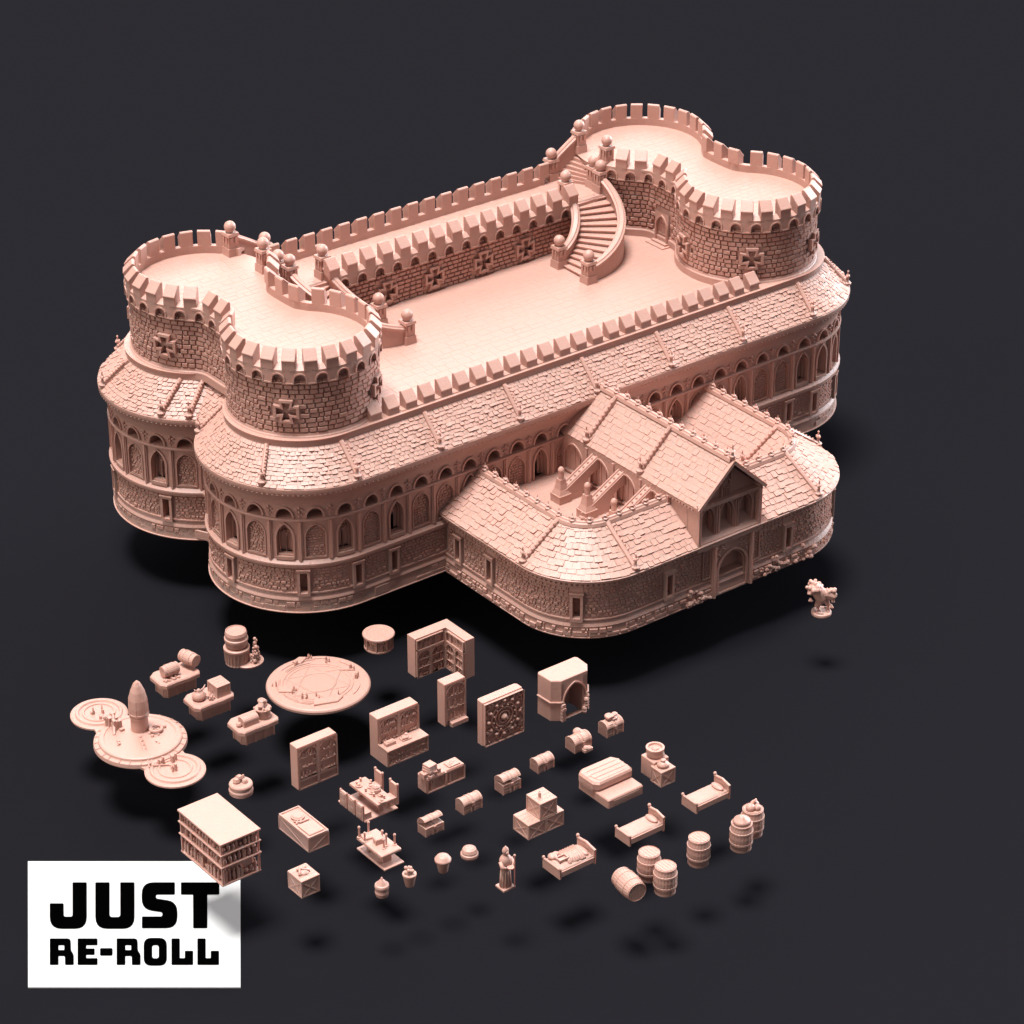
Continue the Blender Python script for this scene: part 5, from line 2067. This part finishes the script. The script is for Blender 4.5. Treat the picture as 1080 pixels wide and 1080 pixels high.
m.lathe([(0.058, 0), (0.074, 0.008), (0.080, 0.026), (0.078, 0.046), (0.066, 0.054), (0.070, 0.064), (0.058, 0.092), (0.036, 0.104), (0.01, 0.108)], n=26)
solo(m, 'squat_pot', 'squat round pot with a low domed lid, rightmost of the four pots', 'pot', -4.10, -4.68, group=g_)

# ---- robed statue
t = thing('robed_statue', 'standing hooded statue holding a staff and a bowl on a small square base', 'statue', -4.12, -5.22)
m = MB()
rbox(m, -0.065, 0.065, -0.06, 0.06, 0, 0.018, 0.003)
m.build('base', t)
m = MB()
m.lathe([(0.052, 0.014), (0.050, 0.05), (0.046, 0.12), (0.044, 0.19), (0.050, 0.23), (0.056, 0.27), (0.056, 0.295), (0.045, 0.32), (0.026, 0.338), (0.022, 0.35), (0.030, 0.365), (0.032, 0.385), (0.024, 0.405), (0.010, 0.42), (0.003, 0.43)], n=22, sx=1.0, sy=0.85)
for i in range(12):
    a = i * PI / 6
    m.tube([(0.049 * math.cos(a), 0.042 * math.sin(a), 0.02), (0.042 * math.cos(a), 0.036 * math.sin(a), 0.18)], [0.010, 0.005], 6)
for sx_ in (-1, 1):
    m.tube([(0.050 * sx_, 0.0, 0.285), (0.060 * sx_, -0.03, 0.245), (0.030 * sx_, -0.060, 0.235)], [0.022, 0.020, 0.013], 8)
m.ball((0, -0.022, 0.368), 0.016, 8, 1.2)
m.ball((0, -0.040, 0.364), 0.005, 6, 1.2)
mo = m.build('robed_figure', t, smooth=True)
m = MB()
m.lathe([(0.012, 0), (0.030, 0.012), (0.032, 0.022), (0.024, 0.022), (0.004, 0.018)], (0, -0.072, 0.228), 12)
m.build('bowl', t)
m = MB()
m.tube([(0.058, -0.052, 0.018), (0.058, -0.052, 0.33)], 0.006, 6)
m.ball((0.058, -0.052, 0.335), 0.012, 7)
m.build('staff', t)

# ---- tree creature
t = thing('tree_creature', 'hunched bark-skinned creature with a shaggy crown on a round base, alone at the right', 'creature', 1.15, -3.53)
m = MB()
m.lathe([(0.098, 0), (0.102, 0.01), (0.100, 0.030), (0.088, 0.038), (0.01, 0.042)], n=28)
for i in range(18):
    a = rnd.random() * 6.28
    m.ball((0.07 * math.cos(a), 0.07 * math.sin(a), 0.04), rnd.uniform(0.010, 0.022), 6)
m.build('round_base', t)
m = MB()


def W(a, d, z):
    """a to the viewer's right, d away, z up"""
    return (rt.x * a + h.x * d, rt.y * a + h.y * d, z)


def bal(a, d, z, r_):
    m.ball(W(a, d, z), r_, 9)


m.tube([W(-0.02, 0, 0.03), W(-0.045, 0, 0.09), W(-0.02, 0, 0.15), W(0.0, 0, 0.20)], [0.030, 0.030, 0.044, 0.056], 9)
m.tube([W(0.06, 0.01, 0.03), W(0.07, 0, 0.085), W(0.045, 0, 0.15), W(0.0, 0, 0.20)], [0.020, 0.018, 0.034, 0.054], 9)
m.tube([W(0.0, 0, 0.17), W(-0.03, 0, 0.24), W(-0.08, 0, 0.31)], [0.064, 0.070, 0.066], 10)
m.tube([W(0.0, 0, 0.24), W(0.07, -0.01, 0.23), W(0.115, -0.02, 0.20), W(0.105, -0.03, 0.15)], [0.052, 0.046, 0.036, 0.024], 9)
m.tube([W(-0.05, 0, 0.27), W(-0.12, -0.02, 0.28), W(-0.13, -0.04, 0.24)], [0.05, 0.040, 0.028], 9)
for i in range(38):
    a = rnd.random() * 6.28
    r_ = rnd.uniform(0.02, 0.085)
    bal(-0.085 + r_ * math.cos(a), r_ * math.sin(a), 0.33 + rnd.uniform(-0.03, 0.04) - r_ * 0.4, rnd.uniform(0.018, 0.030))
for i in range(22):
    bal(0.085 + rnd.uniform(-0.045, 0.05), rnd.uniform(-0.03, 0.03), 0.235 + rnd.uniform(-0.05, 0.05), rnd.uniform(0.014, 0.026))
for i in range(8):
    m.tube([W(0.04 + rnd.uniform(-0.03, 0.05), 0, 0.24), W(0.05 + rnd.uniform(-0.05, 0.09), rnd.uniform(-0.04, 0.04), 0.27 + rnd.uniform(-0.02, 0.04))], [0.016, 0.005], 6)
for (a, b) in ((-0.085, 0.285), (-0.05, 0.283)):
    m.tube([W(a, -0.055, b + 0.01), W(a + 0.012, -0.066, b)], [0.009, 0.006], 6)
m.tube([W(-0.068, -0.05, 0.275), W(-0.066, -0.078, 0.262)], [0.014, 0.006], 6)
for k in range(4):
    m.tube([W(0.085, -0.03, 0.13), W(0.07 + k * 0.014, -0.05, 0.095), W(0.068 + k * 0.016, -0.045, 0.07 + (k % 2) * 0.01)], [0.010, 0.007, 0.003], 6)
    m.tube([W(-0.12, -0.04, 0.205), W(-0.135 + k * 0.013, -0.055, 0.175), W(-0.137 + k * 0.015, -0.05, 0.155 + (k % 2) * 0.008)], [0.011, 0.008, 0.003], 6)
cr = m.build('body', t)
md = cr.modifiers.new('Remesh', 'REMESH')
md.mode = 'VOXEL'
md.voxel_size = 0.0075
md.use_smooth_shade = True

# ---- fallen spire on linked discs
t = thing('spire_terrain', 'three linked round terrain discs with a tall bullet-shaped spire and scattered wreckage', 'terrain', -5.42, -1.38)
m = MB()
for (x, y, r_) in ((-0.06, 0.64, 0.27), (0.0, -0.60, 0.28)):
    m.lathe([(r_ - 0.01, 0), (r_, 0.006), (r_, 0.022), (r_ - 0.015, 0.028), (r_ - 0.045, 0.030), (r_ - 0.055, 0.046), (r_ - 0.075, 0.048), (r_ - 0.085, 0.034), (0.16, 0.034), (0.155, 0.044), (0.14, 0.044), (0.135, 0.034), (0.01, 0.034)], (x, y, 0), 44)
m.prism([(-0.22, 0.5), (0.12, 0.5), (0.22, 0.15), (-0.3, 0.15)], 0.001, 0.026)
m.prism([(-0.27, -0.15), (0.26, -0.15), (0.2, -0.5), (-0.2, -0.5)], 0.001, 0.026)
m.build('linked_discs', t)
m = MB()
m.lathe([(0.43, 0), (0.435, 0.01), (0.43, 0.045), (0.41, 0.052), (0.39, 0.054), (0.385, 0.075), (0.37, 0.082), (0.335, 0.084), (0.33, 0.078), (0.01, 0.086)], n=56)
for i in range(26):
    a = i * 2 * PI / 26 + rnd.random() * 0.1
    m.tube([(0.335 * math.cos(a), 0.335 * math.sin(a), 0.083), (0.43 * math.cos(a), 0.43 * math.sin(a), 0.05)], 0.0035, 4)
m.build('main_disc', t)
m = MB()
sx0, sy0 = 0.06, 0.10
m.lathe([(0.080, 0.07), (0.083, 0.10), (0.082, 0.22), (0.090, 0.225), (0.090, 0.238), (0.084, 0.243), (0.088, 0.26), (0.096, 0.265), (0.096, 0.275), (0.092, 0.28), (0.093, 0.34), (0.086, 0.42), (0.068, 0.50), (0.042, 0.565), (0.018, 0.60), (0.004, 0.612)], (sx0, sy0, 0), 32)
spire = m.build('spire', t, smooth=False)
m = MB()
for i in range(8):
    a = i * PI / 4
    m.tube([(sx0 + 0.094 * math.cos(a), sy0 + 0.094 * math.sin(a), 0.28), (sx0 + 0.088 * math.cos(a), sy0 + 0.088 * math.sin(a), 0.42), (sx0 + 0.03 * math.cos(a), sy0 + 0.03 * math.sin(a), 0.585)], 0.004, 5)
m.build('rib', spire)
m = MB()
for i in range(34):
    a = rnd.uniform(0, 6.28)
    r_ = rnd.uniform(0, 0.09)
    x_, y_ = -0.13 + r_ * math.cos(a) * 0.6, 0.27 + r_ * math.sin(a) * 1.3
    (m.ball((x_, y_, 0.05 + rnd.random() * 0.14), rnd.uniform(0.012, 0.028), 6) if i % 2 else m.box(x_, x_ + rnd.uniform(0.02, 0.06), y_, y_ + rnd.uniform(0.02, 0.05), 0.05, 0.07 + rnd.random() * 0.13, tx=0.006))
m.tube([(-0.18, 0.16, 0.08), (-0.10, 0.30, 0.20)], 0.014, 6)
m.build('wreckage', t)
m = MB()
m.tube([(0.16 + 0.055 * math.cos(a * PI / 8), -0.02 + 0.055 * math.sin(a * PI / 8), 0.11) for a in range(17)], 0.014, 7, caps=False)
for i in range(10):
    m.ball((0.16 + rnd.uniform(-0.08, 0.1), -0.02 + rnd.uniform(-0.08, 0.08), 0.09), rnd.uniform(0.01, 0.022), 6)
m.build('broken_ring', t)
m = MB()
for d in (0, 0.035):
    m.tube([(-0.02 + d, 0.0, 0.09), (-0.09 + d, -0.20, 0.092), (-0.13 + d, -0.33, 0.06), (-0.18 + d, -0.45, 0.045)], 0.007, 6)
for k in range(7):
    e = k / 6
    m.tube([(-0.03 - 0.14 * e, -0.03 - 0.38 * e, 0.092 - 0.04 * e * e), (0.01 - 0.14 * e, -0.03 - 0.38 * e, 0.092 - 0.04 * e * e)], 0.005, 5)
m.tube([(-0.16, -0.44, 0.05), (-0.02, -0.52, 0.045), (0.03, -0.60, 0.04)], 0.007, 6)
m.build('fallen_ladder', t)
m = MB()
for (a, b) in ((0.08, -0.21), (-0.02, 0.62), (-0.12, 0.66), (-0.07, -0.46), (0.05, -0.5), (-0.24, 0.0), (0.15, 0.2), (-0.05, -0.62), (-0.1, 0.52)):
    for i in range(3):
        q = rnd.uniform(0.012, 0.03)
        x_, y_ = a + rnd.uniform(-0.03, 0.03), b + rnd.uniform(-0.03, 0.03)
        m.box(x_, x_ + q, y_, y_ + q * 1.4, 0.03, 0.06 + rnd.random() * 0.05, tx=0.004, ty=0.004)
m.build('debris', t)

# ------------------------------------------------------------ printed card lying on the floor
cz = FZ + 0.012
A0 = Vector((-6.99, -3.76, 0))
A1 = Vector((-6.03, -2.19, 0))
WB, WT = 1.810, 1.924


def cardpt(u, v):
    k = v / 133.0
    k = k * 25.453 / (27.053 - k * 1.6)
    p = A0 + (A1 - A0) * k + Vector((rt.x, rt.y, 0)) * (WB + (WT - WB) * k) * ((u - 112) / 224.0)
    return (p.x, p.y)


t = thing('logo_card', 'white card printed with heavy black lettering, lying under the big shelving', 'card', A0.x, A0.y, 0)
m = MB()
m.prism([cardpt(0, 0), cardpt(224, 0), cardpt(224, 133), cardpt(0, 133)], FZ + 0.001, cz)
m.build('card', t, WHITE, off=(A0.x, A0.y, 0))


def rpoly(pts, n=5):
    """polygon with rounded corners: (x, y, radius)"""
    out = []
    k = len(pts)
    for i in range(k):
        p0, p1, p2 = Vector(pts[i - 1][:2]), Vector(pts[i][:2]), Vector(pts[(i + 1) % k][:2])
        r_ = pts[i][2] if len(pts[i]) > 2 else 1.2
        a, b = (p0 - p1), (p2 - p1)
        d = min(r_, a.length * 0.5, b.length * 0.5)
        a = p1 + a.normalized() * d
        b = p1 + b.normalized() * d
        for j in range(n + 1):
            e = j / n
            out.append(tuple(a * (1 - e) ** 2 + p1 * 2 * e * (1 - e) + b * e * e))
    return out




def glyph(name, pts, holes=()):
    m = MB()
    bm = bmesh.new()
    loops = [rpoly(pts)] + [rpoly(hh) for hh in holes]
    edges = []
    for lp in loops:
        vs = [bm.verts.new((*cardpt(x, y), cz + 0.004)) for x, y in lp]
        for i in range(len(vs)):
            edges.append(bm.edges.new((vs[i], vs[(i + 1) % len(vs)])))
    bmesh.ops.triangle_fill(bm, use_beauty=True, edges=edges)
    for f in bm.faces:
        if f.normal.z < 0:
            f.normal_flip()
    bm.verts.index_update()
    m.add([tuple(v.co) for v in bm.verts], [tuple(v.index for v in f.verts) for f in bm.faces])
    bm.free()
    m.build(name, t, BLACK, off=(A0.x, A0.y, 0))


def K(x, y):
    """zoom pixels of the lettering to card units"""
    return (x / 4.909 + 1.0, 133 - (y / 4.909 + 1.0))


def G(name, pts, holes=()):
    glyph(name, [(*K(p[0], p[1]), (p[2] if len(p) > 2 else 6) / 4.909) for p in pts], [[(*K(p[0], p[1]), (p[2] if len(p) > 2 else 5) / 4.909) for p in hh] for hh in holes])


G('letter', [(108, 215), (180, 215), (181, 284, 10), (226, 284, 10), (226, 106), (300, 106), (300, 347, 62), (108, 347, 62)])
G('letter', [(344, 106), (418, 106), (418, 286, 14), (473, 286, 14), (473, 106), (547, 106), (547, 347, 62), (344, 347, 62)])
G('letter', [(584, 106, 62), (756, 106), (756, 170), (658, 170, 9), (658, 190, 12), (769, 206, 55), (769, 344, 60), (585, 344), (585, 283), (690, 283, 9), (692, 262, 12), (584, 246, 60)])
G('letter', [(787, 106), (986, 106), (986, 170), (924, 170, 3), (924, 344), (850, 344), (850, 170, 3), (787, 170)])


def r_shape(x):
    G('letter', [(x, 397), (x + 108, 397, 18), (x + 110, 460, 10), (x + 124, 480, 12), (x + 124, 534), (x + 79, 534), (x + 78, 488, 8), (x + 45, 488, 3), (x + 45, 534), (x, 534)], [[(x + 45, 432), (x + 75, 432), (x + 75, 457), (x + 45, 457)]])


r_shape(108)
G('letter', [(252, 397), (355, 397), (355, 432), (297, 432, 2), (297, 449, 2), (340, 449), (340, 482), (297, 482, 2), (297, 499, 2), (355, 499), (355, 534), (252, 534)])
G('hyphen', [(368, 447, 8), (433, 447, 8), (433, 486, 8), (368, 486, 8)])
r_shape(454)
G('letter', [(594, 394, 40), (714, 394, 40), (714, 538, 40), (594, 538, 40)], [[(638, 432, 12), (672, 432, 12), (672, 500, 12), (638, 500, 12)]])
for x in (738, 872):
    G('letter', [(x, 397), (x + 43, 397), (x + 43, 499, 3), (x + 69, 499, 3), (x + 69, 461), (x + 112, 461), (x + 112, 534), (x, 534)])
